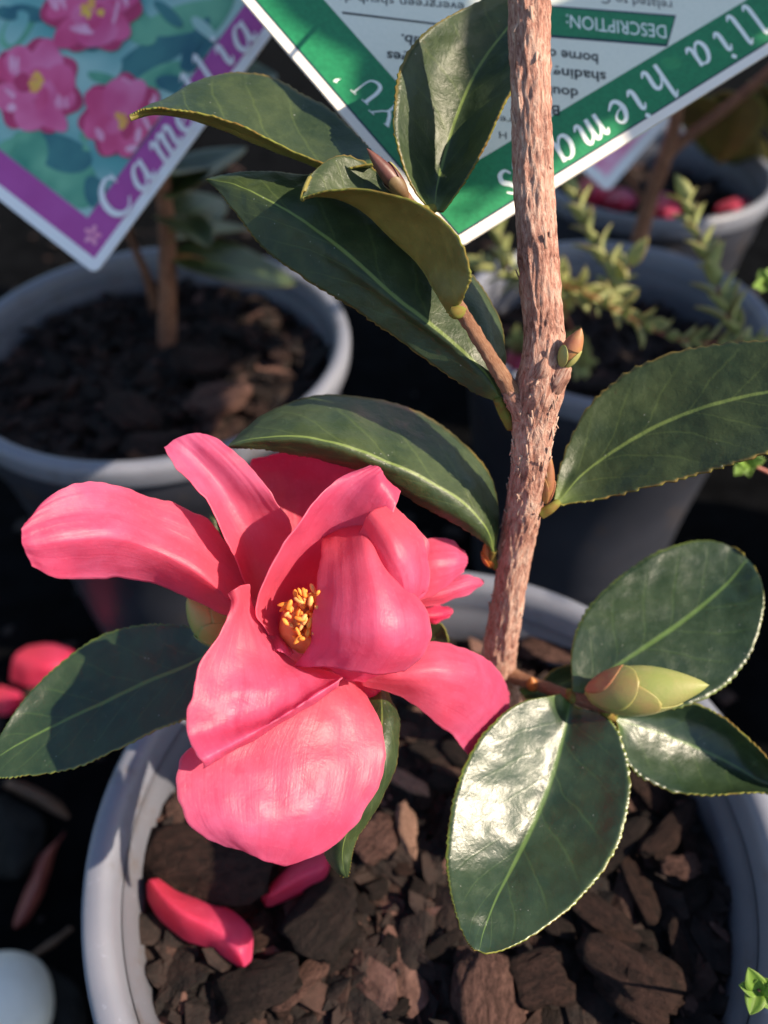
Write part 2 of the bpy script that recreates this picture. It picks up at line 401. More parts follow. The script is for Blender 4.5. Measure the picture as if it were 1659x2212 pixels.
M['print_dark'] = plain('printed_leaf_dark', (.025, .12, .16), (.06, .22, .22), .4, 60, detail=2)
M['print_sky'] = plain('printed_backdrop', (.11, .36, .36), (.40, .62, .57), .4, 32, detail=2)
M['sprig_leaf'] = leaf_material('small_sprig_leaf', (.26, .30, .10), (.42, .44, .18), (.35, .36, .12), (.40, .20, .06), rough=.4, trans=.22, tcol=(.45, .5, .08), dust=False)
M['sprig_stem'] = plain('red_sprig_stem', (.30, .075, .06), (.36, .14, .08), .5, 200)
M['sprout_leaf'] = leaf_material('bright_sprout_leaf', (.13, .24, .03), (.20, .34, .045), (.30, .42, .08), (.30, .42, .07), rough=.35, trans=.25, tcol=(.4, .6, .05), dust=False)

# ------------------------------------------------------------------ ground
N = 60
gv = []; 
xs = np.sign(np.linspace(-1, 1, N))*np.abs(np.linspace(-1, 1, N))**3*12
for y in xs:
    for x in xs:
        z = -0.002+0.0035*nz((x, y, 0), 14) if abs(x) < 1.2 and abs(y) < 1.6 else -0.004
        gv.append((x, y+.5, z))
g = obj('ground', gv, grid_faces(N, N), M['mat']); tag(g, 'black weed mat ground under the pots', kind='structure')

# ------------------------------------------------------------------ pots
RIMZ = 0.165
def lathe(name, prof, mat, parent, c, n=128, wob=0.0):
    V = []
    for (r, z) in prof:
        for j in range(n):
            a = 2*math.pi*j/n; rr = r*(1+wob*math.sin(2*a+.6)+wob*.5*math.sin(3*a+2))
            V.append((c[0]+rr*math.cos(a), c[1]+rr*math.sin(a), z))
    return obj(name, V, grid_faces(len(prof), n, True), mat, parent)
def pot(c, R, label, group='grey plastic nursery pots', rimz=RIMZ, wob=.004):
    t = thing('plant_pot', (c[0], c[1], 0.0), label, 'pot', group)
    k = R/0.085
    # rolled lip, with an inner step as on a blow-moulded pot
    lip = [(R-.0075*k, rimz-.010), (R-.0072*k, rimz-.0035), (R-.0060*k, rimz-.0008), (R-.0042*k, rimz), (R-.0018*k, rimz-.0002), (R-.0004*k, rimz-.0012), (R, rimz-.003), (R-.0004*k, rimz-.009), (R-.0012*k, rimz-.0105), (R-.0032*k, rimz-.011)]
    inner = [(R*.70, rimz*.35), (R*.86, rimz-.06), (R-.0125*k, rimz-.035), (R-.0105*k, rimz-.020), (R-.0098*k, rimz-.0135), (R-.0085*k, rimz-.0122), (R-.0078*k, rimz-.0095)]
    outer = [(R-.0030*k, rimz-.0108), (R-.0038*k, rimz-.016), (R-.0055*k, rimz-.030), (R-.0072*k, rimz-.032), (R*.80, rimz*.40), (R*.735, .004), (R*.72, 0.0), (R*.5, 0.0008), (0.0005, .001)]
    lathe('rim', lip, M['pot_rim'], t, c, wob=wob)
    lathe('inner_wall', inner, M['pot_inner'], t, c, wob=wob)
    lathe('outer_wall', outer, M['pot'], t, c, wob=wob)
    return t
RU = 0.085
C_FRONT = (0.1557*RU, 1.0667*RU); C_LEFT = (-1.149*RU, 3.567*RU); C_RIGHT = (1.2027*RU, 3.804*RU); C_FAR = (1.78*RU, 5.62*RU)
pot(C_FRONT, RU, 'grey plastic pot holding the pink flowering camellia, rim wide open below the flower')
pot(C_LEFT, .977*RU, 'grey plastic pot behind the flower, below the tag printed with pink flowers')
pot(C_RIGHT, .81*RU, 'grey plastic pot behind the thick stem, with small yellowish sprigs growing in it')
pot(C_FAR, .82*RU, 'farthest grey plastic pot, with fallen pink petals lying in it', rimz=RIMZ+.001)

# ------------------------------------------------------------------ potting mix and bark chips
def chip_mesh(seed, flat=.35, long=1.5, sub=2, jag=.38):
    r = random.Random(seed); bm = bmesh.new(); bmesh.ops.create_icosphere(bm, subdivisions=sub, radius=1)
    s = r.random()*50
    for v in bm.verts:
        p = np.array(v.co); q = np.sign(p)*np.abs(p)**.75
        q = q*(1+jag*nz(p, 1.1, s)+.30*nz(p, 2.4, s+9)+.16*nz(p, 5.5, s+4))
        v.co = (q[0]*long*.5, q[1]*.5, q[2]*flat*.5)
    V = np.array([v.co for v in bm.verts]); F = [tuple(v.index for v in f.verts) for f in bm.faces]; bm.free()
    return V, F
PROTO = {}
def chip_data(kind, seed, mat):
    key = (kind, seed, mat)
    if key not in PROTO:
        V, F = chip_mesh(seed*13+hash(kind) % 7 if False else seed*13+len(kind), *{'flat': (.22, 1.5, 2+(seed < 20), .6), 'long': (.28, 3.0, 2+(seed < 20), .5), 'block': (.40, 1.3, 2+(seed < 20), .6)}[kind])
        me = bpy.data.meshes.new('bark_chip'); me.from_pydata([tuple(v) for v in V], [], F); me.materials.append(M[mat+'_local']); me.polygons.foreach_set('use_smooth', [True]*len(me.polygons)); PROTO[key] = me
    return PROTO[key]
def chip(loc, size, kind, seed, mat, label, group=None, rot=None, tilt=.35, name='bark_chip', cat='bark chip'):
    o = bpy.data.objects.new(name, chip_data(kind, seed, mat)); COL.objects.link(o); o.location = loc
    o.scale = (size, size, size); r = random.Random(seed*71+int(loc[0]*1e5))
    o.rotation_euler = (r.uniform(-tilt, tilt), r.uniform(-tilt, tilt), r.uniform(0, 6.28) if rot is None else rot)
    return tag(o, label, cat, group)

def potting_mix(c, R, z, count, label, seed):
    r = random.Random(seed); nr, na = 26, 72; V = []; F = []
    for i in range(nr):
        rr = R*i/(nr-1)
        for j in range(na):
            a = 2*math.pi*j/na; x, y = c[0]+rr*math.cos(a), c[1]+rr*math.sin(a)
            V.append((x, y, z-.004+.0045*nz((x, y, seed), 55)+.002*nz((x, y, seed), 160)))
    F += grid_faces(nr, na, True)
    protos = [chip_mesh(900+q, r.uniform(.18, .5), r.uniform(1.2, 4.0), 1, .45) for q in range(10)]
    for q in range(count):
        pv, pf = protos[q % 10]; rad = R*.985*math.sqrt(r.random()); a = r.random()*6.283
        s = .0012+.0066*r.random()**2.8; ang = r.random()*6.28; tl = r.uniform(-.7, .7)
        x = pv[:, 0]*math.cos(ang)-pv[:, 1]*math.sin(ang); y = pv[:, 0]*math.sin(ang)+pv[:, 1]*math.cos(ang)
        zz = pv[:, 2]+x*math.sin(tl)
        px, py = c[0]+rad*math.cos(a), c[1]+rad*math.sin(a); rad_lim = R-s*.7
        if rad > rad_lim: px = c[0]+rad_lim*math.cos(a); py = c[1]+rad_lim*math.sin(a)
        pz = z-.003+.0045*nz((px, py, seed), 55)+r.uniform(0, .0025); b = len(V)
        V += list(zip(px+x*s, py+y*s, pz+zz*s)); F += [tuple(i+b for i in f) for f in pf]
    nd = (nr-1)*na
    fm = [0]*nd; n80 = len(protos[0][1]); 
    k = nd
    for q in range(count):
        n_ = len(protos[q % 10][1]); m_ = 1 if r.random() < .78 else (2 if r.random() < .75 else 3); fm += [m_]*n_
    o = obj('potting_mix', np.array(V)-np.array([c[0], c[1], 0]), F, [M['soil'], M['chip_dark'], M['chip_brown'], M['chip_pink']], smooth=False, fmat=fm)
    o.location = (c[0], c[1], 0)
    return tag(o, label, 'potting mix', kind='stuff')
SZ = RIMZ-.021
potting_mix(C_FRONT, RU*.872, SZ, 8500, 'dark bark potting mix filling the pot of the pink camellia', 3)
potting_mix(C_LEFT, RU*.845, RIMZ-.016, 2300, 'dark potting mix in the pot behind the flower', 5)
potting_mix(C_RIGHT, RU*.70, RIMZ-.024, 1100, 'dark potting mix in the pot with yellowish sprigs', 6)
potting_mix(C_FAR, RU*.70, RIMZ-.022, 700, 'dark potting mix in the farthest pot', 8)

def chip_px(u, v, w_px, kind, seed, mat, label, rot, z=SZ, dz=.003, **kw):
    p = on_z(u, v, z+dz); d = np.dot(p-CAM, FW); size = w_px/FPX*d/{'flat': 1.5, 'long': 3.0, 'block': 1.3}[kind]
    return chip(tuple(p), size, kind, seed, mat, label, None, rot, .15, **kw)
chip_px(470, 1850, 300, 'flat', 1, 'chip_brown', 'largest flat brown bark slab beside the fallen curled petal', .1, dz=.006)
chip_px(872, 1685, 120, 'long', 2, 'chip_tan', 'smooth pale tan splinter of wood between flower and glossy drooping leaf', -.55, dz=.007)
chip_px(815, 1815, 105, 'block', 3, 'chip_pink', 'pinkish brown blocky bark chip under the tip of the olive leaf', .8, dz=.006)
chip_px(880, 1790, 110, 'long', 4, 'chip_tan', 'thin upright pale sliver beside the pinkish blocky chip', 1.75, dz=.008)
chip_px(1055, 2140, 175, 'block', 5, 'chip_pink', 'square-ended ridged bark block below the tip of the glossy drooping leaf', 1.5, dz=.006)
chip_px(1380, 2120, 215, 'flat', 6, 'chip_brown', 'big rough brown bark lump by the bright green sprout', -.5, dz=.008)
chip_px(1290, 1975, 170, 'long', 7, 'chip_brown', 'long reddish brown bark strip between the big lump and the leaf', -.6, dz=.006)
chip_px(1440, 1800, 160, 'long', 8, 'chip_brown', 'slanting straight bark stick under the leaf with the torn tip', .7, dz=.006)
chip_px(1190, 1400, 115, 'flat', 9, 'chip_pink', 'pale grey-pink flat chip just behind the foot of the thick stem', -.3, dz=.007)
chip_px(1000, 1790, 120, 'block', 10, 'chip_brown', 'reddish bark chip tucked against the left margin of the glossy drooping leaf', 1.2, dz=.005)
chip_px(1170, 2120, 130, 'block', 11, 'chip_brown', 'brown bark chip right of the square-ended ridged block', .3, dz=.005)
chip_px(1470, 1870, 80, 'flat', 12, 'chip_pink', 'small pinkish flake at the end of the slanting bark stick', .2, dz=.006)
chip_px(700, 1990, 150, 'block', 13, 'chip_dark', 'rounded near-black bark lump right of the fallen curled petal', .9, dz=.005)
chip_px(560, 2130, 170, 'flat', 14, 'chip_dark', 'wide near-black bark flake below the fallen curled petal', .2, dz=.005)
LOCAL = {}
def scatter_chips(c, R, z, n, label, group, seed, smin=.0035, smax=.0085):
    r = random.Random(seed); made = []
    tries = 0
    while len(made) < n and tries < n*60:
        tries += 1
        rad = R*math.sqrt(r.random()); a = r.random()*6.283; s = r.uniform(smin, smax)
        x, y = c[0]+rad*math.cos(a), c[1]+rad*math.sin(a)
        if rad > R-s*1.0 or any((x-q[0])**2+(y-q[1])**2 < ((s+q[2])*.55)**2 for q in made): continue
        made.append((x, y, s))
        chip((x, y, z+r.uniform(-.001, .002)), s, r.choice(['flat', 'flat', 'block', 'long']) if s < .010 else r.choice(['flat', 'block']), r.randrange(20, 28), r.choice(['chip_dark']*5+['chip_brown']*4+['chip_pink']), label, group)
scatter_chips(C_FRONT, RU*.85, SZ+.0012, 120, 'bark chip bedded in the potting mix around the stem of the pink camellia', 'bark chips in the front pot', 11)
scatter_chips(C_LEFT, RU*.82, RIMZ-.0135, 60, 'blurred brown bark chip in the pot behind the flower', 'bark chips in the pot behind the flower', 12)
scatter_chips(C_RIGHT, RU*.68, RIMZ-.021, 16, 'dark bark chip in the pot with the yellowish sprigs', 'bark chips in the sprig pot', 13)
ZL = RIMZ-.013
chip_px(470, 860, 120, 'block', 15, 'chip_pink', 'largest pale bark chip in the pot behind the flower', .5, z=ZL)
chip_px(430, 778, 110, 'flat', 16, 'chip_brown', 'reddish flat chip behind the largest pale chip', 0, z=ZL)
chip_px(290, 890, 130, 'flat', 17, 'chip_brown', 'grey-brown bark flake left of the largest pale chip', -.7, z=ZL)
chip_px(330, 965, 120, 'flat', 18, 'chip_brown', 'reddish bark chip against the near wall of the pot behind the flower', 0, z=ZL)

# ------------------------------------------------------------------ main camellia
FOOT = on_z(1112, 1600, SZ)
plant = thing('camellia_plant', tuple(FOOT), 'camellia with thick peeling stem, dark glossy leaves and an open pink flower', 'plant')

def stem_mesh(name, ctrl, mat, parent, n=96, rows=520, amp=.00045, flake_n=0):
    W = np.array([np.r_[P(u, v, d), r*.001] for (u, v, d, r) in ctrl])
    c = cr_arc(W, rows); r = c[:, 3]; c = c[:, :3]
    t = np.gradient(c, axis=0); t /= np.linalg.norm(t, axis=1, keepdims=True)
    L = np.r_[0, np.cumsum(np.linalg.norm(np.diff(c, axis=0), axis=1))]
    V = np.empty((rows, n, 3)); UVs = []; Nn = np.empty((rows, n, 3))
    for i in range(rows):
        x = RT-t[i]*(RT @ t[i]); x /= np.linalg.norm(x); y = np.cross(t[i], x)
        for j in range(n):
            a = 2*math.pi*j/n+(math.pi/2 if np.dot(y, CAM-c[i]) < 0 else -math.pi/2); d = x*math.cos(a)+y*math.sin(a)
            q = (math.cos(a)*1.2, math.sin(a)*1.2, L[i]*70)
            q2 = (math.cos(a)*4.2, math.sin(a)*4.2, L[i]*260)
            k = mnoise.noise(Vector(q)); rdg = 1-abs(mnoise.noise(Vector(q2)))*2
            q3 = (math.cos(a)*9+3, math.sin(a)*9, L[i]*520); k3 = mnoise.noise(Vector(q3))
            plate = mnoise.noise(Vector((math.cos(a)*2.6+9, math.sin(a)*2.6, L[i]*120)))
            st = .5*max(0, min(1, (plate-.05)*9)); k4 = mnoise.noise(Vector((math.cos(a)*13, math.sin(a)*13, L[i]*330)))
            V[i, j] = c[i]+d*((r[i]-.0003)*(1+.07*k)+amp*(.45*rdg+.35*k3+st+.45*k4)); Nn[i, j] = d
            UVs.append((j/n, L[i]*100))
    f = grid_faces(rows, n, True); f.append(tuple(range(n))[::-1]); f.append(tuple((rows-1)*n+j for j in range(n)))
    V_ = V.reshape(-1, 3)
    o = obj(name, V_, f, mat, parent, np.array(UVs))
    return o, V, Nn, t
trunk_ctrl = [(1132, -420, 138, 3.4), (1140, -180, 142, 3.5), (1143, 0, 147, 3.55), (1148, 200, 148, 3.55), (1153, 400, 150, 3.6), (1166, 600, 152, 3.75), (1174, 700, 154, 3.75), (1175, 765, 155, 4.2), (1164, 835, 157, 4.75), (1154, 895, 160, 4.25),
              (1149, 960, 163, 3.9), (1139, 1050, 168, 3.75), (1112, 1200, 179, 3.6), (1097, 1300, 187, 3.65), (1080, 1400, 197, 4.1), (1077, 1445, 203, 4.3), (1083, 1490, 215, 4.4), (1098, 1550, 235, 4.8), (1112, 1605, 253, 5.2)]
trunk, TV, TN, TT = stem_mesh('trunk', trunk_ctrl, M['bark'], plant)
trunk['label'] = 'thick pinkish brown stem with flaking bark'
# curling bark flakes lifted off the stem
fv, ff = [], []
fr = random.Random(5)
for q in range(150):
    i = int(fr.uniform(60, 470)); j = fr.randrange(96)
    if fr.random() < .6: i = int(np.clip(fr.gauss(240, 22), 60, 470))
    p = TV[i, j]; nrm = TN[i, j]; ax = TT[i]; sd_ = np.cross(ax, nrm)
    ln = fr.uniform(.001, .0030); wd = fr.uniform(.0003, .0009); lift = fr.uniform(.0001, .00045); sgn = fr.choice((-1, 1)); sl = fr.uniform(-.3, .3)
    b = len(fv); 
    for a in range(5):
        s = a/4; wv = wd*(1-.55*s)*(.8+.4*fr.random())
        base = p+nrm*(lift*s**1.8+.0001-.00035*(1-s)**2)+ax*sgn*ln*s+sd_*sl*ln*s
        for c_ in (-1, 0, 1): fv.append(base+sd_*wv*c_*.5+nrm*(.00012*(1-c_*c_)+.00025*s*c_*sl))
    for a in range(4):
        for c_ in range(2): ff.append((b+a*3+c_, b+a*3+c_+1, b+a*3+c_+4, b+a*3+c_+3))
fl = obj('bark_flakes', fv, ff, M['bark_flake'], plant); fl['kind'] = 'stuff'; solid(fl, .00014)

def branch(name, pts, radii, mat, n=20, sub=14, lumps=.0002, parent=plant):
    V, f, uv = tube([P(*q) for q in pts], [r*.001 for r in radii], n, True, sub)
    c = V.copy()
    for i in range(len(V)):
        V[i] = V[i]+lumps*nz(V[i], 900, 2)*np.array([1, .6, .6])
    return obj(name, V, f, mat, parent, uv)
branch('branch', [(1150, 900, 160), (1112, 853, 157), (1070, 790, 154), (1030, 725, 151), (990, 660, 149), (945, 570, 153), (900, 470, 158), (862, 405, 158)], [1.9, 1.75, 1.4, 1.25, 1.2, 1.15, 1.1, 1.1], M['twig'])
branch('branch', [(1075, 1445, 203), (1130, 1468, 198), (1200, 1492, 192), (1265, 1515, 187), (1318, 1530, 184), (1326, 1532, 184)], [2.2, 1.7, 1.35, 1.35, 1.1, .6], M['twig'])
branch('branch', [(1072, 1435, 203), (980, 1430, 196), (860, 1425, 188), (740, 1420, 181), (600, 1410, 179), (480, 1392, 177), (455, 1378, 177)], [1.7, 1.4, 1.3, 1.2, 1.1, .9, .6], M['twig'])

def stub(name, pts, radii):
    V, f, uv = tube([P(*q) for q in pts], [r*.001 for r in radii], 22, True, 12)
    V = np.array([p+.00035*nz(p, 700, 5)*np.array([1, .5, 1])+.0002*nz(p, 1700, 2)*np.array([1, 1, .5]) for p in V]); return obj(name, V, f, M['bark'], plant, uv)
stub('bark_collar', [(1180, 850, 158), (1200, 825, 154), (1216, 800, 152.5), (1222, 785, 152)], [2.2, 2.1, 1.7, 1.0])
stub('bark_collar', [(1160, 820, 155), (1172, 800, 152), (1180, 775, 151.5)], [1.6, 1.5, .6])
stub('bark_collar', [(1145, 900, 160), (1115, 862, 157.5), (1098, 838, 156)], [3.0, 2.3, 1.4])
LEAF = [M['leaf'], M['leaf_under'], M['leaf_edge']]
GLOSS = [M['leaf_gloss'], M['leaf_under'], M['leaf_edge']]
def leaf(net, label, mats=LEAF, petiole=None, **kw):
    a = dict(nr=170, nc=30, serr=(34, .0006), wrinkle=(.00045, 130), th=.00035, seed=rng.random()*30); a.update(kw)
    o = sheet('leaf', net, mats, plant, **a); 
    if label: o['label'] = label
    if petiole: tube_obj('petiole', [P(*q[:3]) for q in petiole], [q[3]*.001 for q in petiole], M['leaf_edge'], o, 12, 8)
    return o
# upper left leaf folded along its midrib, near half showing its underside
leaf([[(828, 352, 161), (815, 355, 160), (800, 360, 159), (803, 357, 158), (806, 354, 157)],
      [(782, 302, 170), (755, 332, 167), (722, 367, 163), (722, 362, 160), (724, 357, 157)],
      [(700, 228, 174), (660, 280, 170), (612, 329, 164), (615, 322, 161), (620, 316, 157)],
      [(600, 173, 175), (548, 230, 169), (500, 284, 162), (503, 275, 159), (508, 267, 156)],
      [(510, 155, 174), (455, 205, 168), (416, 257, 161), (418, 248, 158), (424, 240, 156)],
      [(430, 172, 171), (385, 205, 166), (347, 243, 160), (348, 235, 158), (352, 228, 156)],
      [(345, 215, 166), (325, 226, 163), (305, 249, 159), (306, 241, 158), (308, 233, 157)],
      [(284, 247, 160), (283, 251, 159), (281, 257, 158), (281, 254, 158), (282, 250, 158)]],
     'dark leaf with rolled tip, its near half folded up to a thin yellow-green edge', flip=(.5, .2), crease=.35)
# large broad leaf below it
leaf([[(1078, 872, 159), (1080, 868, 158.5), (1083, 860, 158), (1086, 850, 159), (1088, 835, 160)],
      [(1010, 840, 159), (1028, 823, 157.5), (1048, 805, 156.5), (1075, 775, 159), (1092, 755, 163)],
      [(895, 760, 159.5), (935, 735, 157.5), (972, 735, 156), (1035, 680, 160), (1075, 672, 165.5)],
      [(770, 672, 160.5), (815, 650, 158), (862, 648, 156), (930, 575, 160.5), (1005, 575, 167)],
      [(655, 600, 161.5), (710, 575, 159), (765, 562, 157), (830, 490, 161), (900, 490, 167.5)],
      [(566, 535, 162.5), (615, 500, 160), (660, 480, 158.5), (720, 430, 162), (780, 415, 167)],
      [(507, 460, 163), (535, 440, 161.5), (565, 425, 160.5), (600, 395, 162.5), (650, 376, 166)],
      [(470, 412, 164), (485, 405, 163), (505, 398, 162.5), (525, 384, 163.5), (555, 370, 165.5)],
      [(444, 388, 164.5), (446, 388, 164.3), (449, 387, 164), (452, 386, 164.3), (455, 384, 164.8)]],
     'large broad olive-lit leaf with leaf shadows falling across it', crease=.25, petiole=[(1075, 862, 158, .9), (1088, 890, 160, 1.1), (1106, 922, 162, 1.2)], serr=(44, .0005))
# curled leaf with olive underside
leaf([[(966, 672, 153), (968, 674, 152), (970, 676, 152), (975, 676, 151), (980, 674, 151)],
      [(962, 610, 156), (955, 630, 154), (951, 645, 151), (985, 645, 147), (1006, 632, 145)],
      [(945, 545, 159), (925, 570, 157), (914, 580, 154), (972, 575, 147), (1018, 585, 143)],
      [(905, 470, 161), (875, 500, 158), (858, 523, 155), (925, 500, 147), (985, 503, 142)],
      [(842, 395, 161), (810, 430, 158), (790, 460, 155), (842, 440, 148), (900, 436, 143)],
      [(788, 350, 159), (757, 390, 157), (734, 427, 154), (765, 415, 149), (802, 410, 145)],
      [(732, 335, 156), (710, 370, 154), (690, 420, 152), (703, 416, 150), (722, 411, 147)],
      [(680, 368, 153), (668, 390, 152), (660, 424, 151), (663, 423, 150), (670, 421, 149)],
      [(658, 408, 151), (656, 415, 150), (652, 430, 150), (654, 430, 150), (656, 429, 150)]],
     'small curled leaf showing its olive underside, tip bent back', flip=(.75, .2), crease=.2, serr=(26, .0004), wrinkle=(.0003, 120), petiole=[(972, 672, 148, .8), (985, 675, 148, 1.2), (1000, 672, 149, 1.1)])
# leaf standing up beside the stem
leaf([[(925, 446, 160), (932, 450, 161), (938, 454, 161), (946, 456, 161), (955, 456, 160)],
      [(884, 390, 159), (915, 392, 163), (946, 394, 165), (978, 390, 163), (1006, 384, 160)],
      [(858, 300, 158), (915, 300, 164), (970, 302, 167), (1015, 305, 164), (1052, 308, 159)],
      [(855, 220, 158), (930, 218, 165), (1000, 217, 168), (1050, 225, 164), (1086, 235, 158)],
      [(868, 140, 160), (955, 138, 167), (1040, 136, 170), (1085, 150, 166), (1120, 160, 160)],
      [(922, 66, 163), (1010, 66, 169), (1092, 66, 172), (1130, 80, 169), (1160, 90, 164)],
      [(1010, 15, 168), (1070, 15, 172), (1130, 13, 174), (1158, 22, 172), (1180, 30, 168)],
      [(1100, -26, 173), (1130, -27, 174), (1160, -28, 175), (1175, -25, 174), (1190, -20, 172)]],
     'upright dark blue-green leaf standing behind the stem in front of the green tag', crease=.4, petiole=[(938, 450, 161, .9), (915, 455, 160, 1.0), (893, 455, 158, 1.0)])
# leaf over the flower
leaf([[(1070, 1192, 177), (1069, 1193, 176), (1068, 1194, 176), (1067, 1194, 176), (1065, 1193, 176)],
      [(1077, 1100, 178), (1072, 1125, 174), (1052, 1142, 171), (1042, 1155, 171), (1030, 1162, 172)],
      [(1052, 1018, 180), (1030, 1050, 173), (1000, 1085, 168), (975, 1108, 168), (950, 1115, 170)],
      [(985, 942, 180), (950, 990, 171), (918, 1034, 165), (890, 1060, 166), (870, 1068, 168)],
      [(890, 885, 180), (860, 940, 170), (828, 994, 163), (805, 1015, 164), (785, 1022, 167)],
      [(780, 858, 179), (758, 905, 168), (732, 959, 161), (718, 985, 163), (705, 998, 166)],
      [(680, 856, 177), (662, 898, 167), (645, 943, 161), (635, 965, 163), (628, 979, 165)],
      [(585, 886, 173), (573, 915, 166), (562, 946, 162), (556, 960, 163), (552, 969, 164)],
      [(530, 923, 169), (523, 938, 166), (517, 955, 163), (513, 962, 163), (510, 968, 164)],
      [(497, 957, 165), (495, 960, 164), (494, 963, 164), (494, 965, 164), (495, 967, 164)]],
     'grey-green leaf arching over the flower with pale midrib and mottled light', crease=.2, petiole=[(1067, 1188, 176, .8), (1062, 1205, 178, .9), (1072, 1222, 181, 1.1)])
# right hand leaf running out of frame
leaf([[(1198, 1082, 171), (1200, 1086, 171), (1203, 1088, 171), (1207, 1090, 171), (1212, 1088, 171)],
      [(1212, 1000, 175), (1235, 1020, 175), (1262, 1022, 174), (1285, 1050, 172), (1310, 1072, 169)],
      [(1262, 890, 177), (1300, 930, 175.5), (1348, 960, 173), (1385, 1005, 169), (1420, 1046, 164.5)],
      [(1345, 810, 176.5), (1395, 860, 174), (1450, 907, 170.5), (1490, 960, 166), (1530, 1018, 160.5)],
      [(1450, 762, 173.5), (1500, 815, 170.5), (1550, 872, 166.5), (1590, 930, 162), (1625, 990, 156.5)],
      [(1570, 741, 169.5), (1610, 790, 166), (1650, 848, 162.5), (1685, 905, 158.5), (1715, 955, 153.5)],
      [(1690, 738, 164), (1715, 785, 161), (1745, 840, 158), (1770, 880, 155), (1795, 915, 151)],
      [(1800, 770, 156), (1815, 800, 155), (1830, 840, 154), (1840, 855, 153), (1850, 870, 151)],
      [(1890, 848, 149), (1892, 850, 149), (1894, 853, 149), (1893, 855, 149), (1892, 858, 149)]],
     'broad dark leaf on the right of the stem with a clear yellow-green midrib', crease=.3, petiole=[(1205, 1085, 171, .8), (1190, 1098, 170, 1.0), (1168, 1110, 171, 1.2)], serr=(28, .0008))
# leaf behind the fat bud
leaf([[(1237, 1492, 188), (1241, 1494, 188), (1246, 1496, 188), (1252, 1500, 188), (1258, 1504, 188)],
      [(1235, 1405, 191), (1270, 1430, 190), (1312, 1452, 189), (1340, 1490, 186.5), (1362, 1525, 183)],
      [(1262, 1325, 194), (1320, 1362, 192), (1385, 1403, 189.5), (1430, 1465, 186), (1462, 1530, 182)],
      [(1330, 1252, 198), (1390, 1302, 195.5), (1452, 1358, 192), (1510, 1425, 187.5), (1560, 1486, 183.5)],
      [(1415, 1195, 200.5), (1468, 1245, 198), (1522, 1305, 194.5), (1575, 1360, 190), (1622, 1410, 186)],
      [(1500, 1168, 201), (1540, 1208, 199), (1578, 1253, 196.5), (1615, 1290, 192.5), (1649, 1322, 189.5)],
      [(1562, 1174, 200), (1585, 1193, 199), (1607, 1216, 197.5), (1628, 1240, 195), (1646, 1262, 193)],
      [(1602, 1198, 198.5), (1610, 1203, 198.3), (1617, 1209, 198), (1624, 1217, 197), (1630, 1225, 196)]],
     'rounded blue-green leaf with serrated margin behind the fat green bud', GLOSS, crease=.3, petiole=[(1245, 1494, 190, .9), (1232, 1500, 191, 1.1), (1215, 1498, 191, 1.0)], serr=(38, .0005))
# glossy drooping leaf
leaf([[(1212, 1500, 185), (1222, 1510, 186.0), (1232, 1517, 187), (1240, 1522, 186.58), (1248, 1528, 186)],
      [(1118, 1522, 179.5), (1172, 1545, 181.75), (1221, 1572, 184), (1270, 1562, 182.32), (1318, 1556, 180)],
      [(1040, 1592, 174.5), (1120, 1612, 177.75), (1203, 1640, 181), (1280, 1635, 178.9), (1353, 1632, 176)],
      [(992, 1688, 170.5), (1082, 1702, 174.0), (1177, 1722, 177.5), (1270, 1722, 175.19), (1361, 1718, 172.0)],
      [(968, 1790, 166.7), (1053, 1795, 169.85), (1142, 1802, 173), (1245, 1812, 170.69), (1338, 1815, 167.5)],
      [(965, 1875, 162.5), (1034, 1873, 165.0), (1106, 1875, 167.5), (1195, 1890, 165.61), (1286, 1902, 163.0)],
      [(980, 1958, 157.5), (1024, 1950, 159.25), (1070, 1946, 161), (1138, 1960, 159.74), (1212, 1976, 158)],
      [(1005, 2026, 153.5), (1024, 2016, 154.5), (1045, 2012, 155.5), (1080, 2025, 155.08), (1125, 2034, 154.5)],
      [(1026, 2051, 151.5), (1030, 2051, 151.75), (1036, 2052, 152), (1042, 2054, 151.916), (1050, 2055, 151.8)]],
     'large glossy drooping leaf with a white sun glint on its left half', GLOSS, crease=.25, petiole=[(1232, 1516, 187, .9), (1235, 1506, 188, 1.1), (1228, 1496, 190, 1.1)], serr=(48, .0005), wrinkle=(.0006, 110))
# leaf with torn dark tip
leaf([[(1322, 1548, 187), (1324, 1550, 188), (1327, 1553, 188), (1329, 1556, 188), (1332, 1560, 187)],
      [(1395, 1530, 188), (1400, 1550, 190), (1410, 1578, 190), (1385, 1620, 187), (1362, 1655, 183)],
      [(1490, 1517, 187), (1492, 1555, 190), (1505, 1615, 190), (1470, 1660, 187), (1435, 1703, 182)],
      [(1560, 1548, 185), (1572, 1592, 188), (1588, 1655, 188), (1555, 1690, 185), (1525, 1714, 181)],
      [(1620, 1600, 183), (1630, 1640, 185), (1643, 1688, 185), (1625, 1702, 183), (1605, 1712, 181)],
      [(1668, 1655, 181), (1675, 1675, 182), (1684, 1700, 182), (1678, 1706, 182), (1672, 1712, 181)],
      [(1700, 1702, 180), (1701, 1704, 180), (1703, 1707, 180), (1702, 1709, 180), (1700, 1711, 180)]],
     'dull spotted leaf under the fat bud with a withered tip', GLOSS, crease=.35, serr=(26, .0008), petiole=[(1328, 1553, 188, .8), (1315, 1545, 187, 1.0), (1300, 1530, 185, 1.0)])
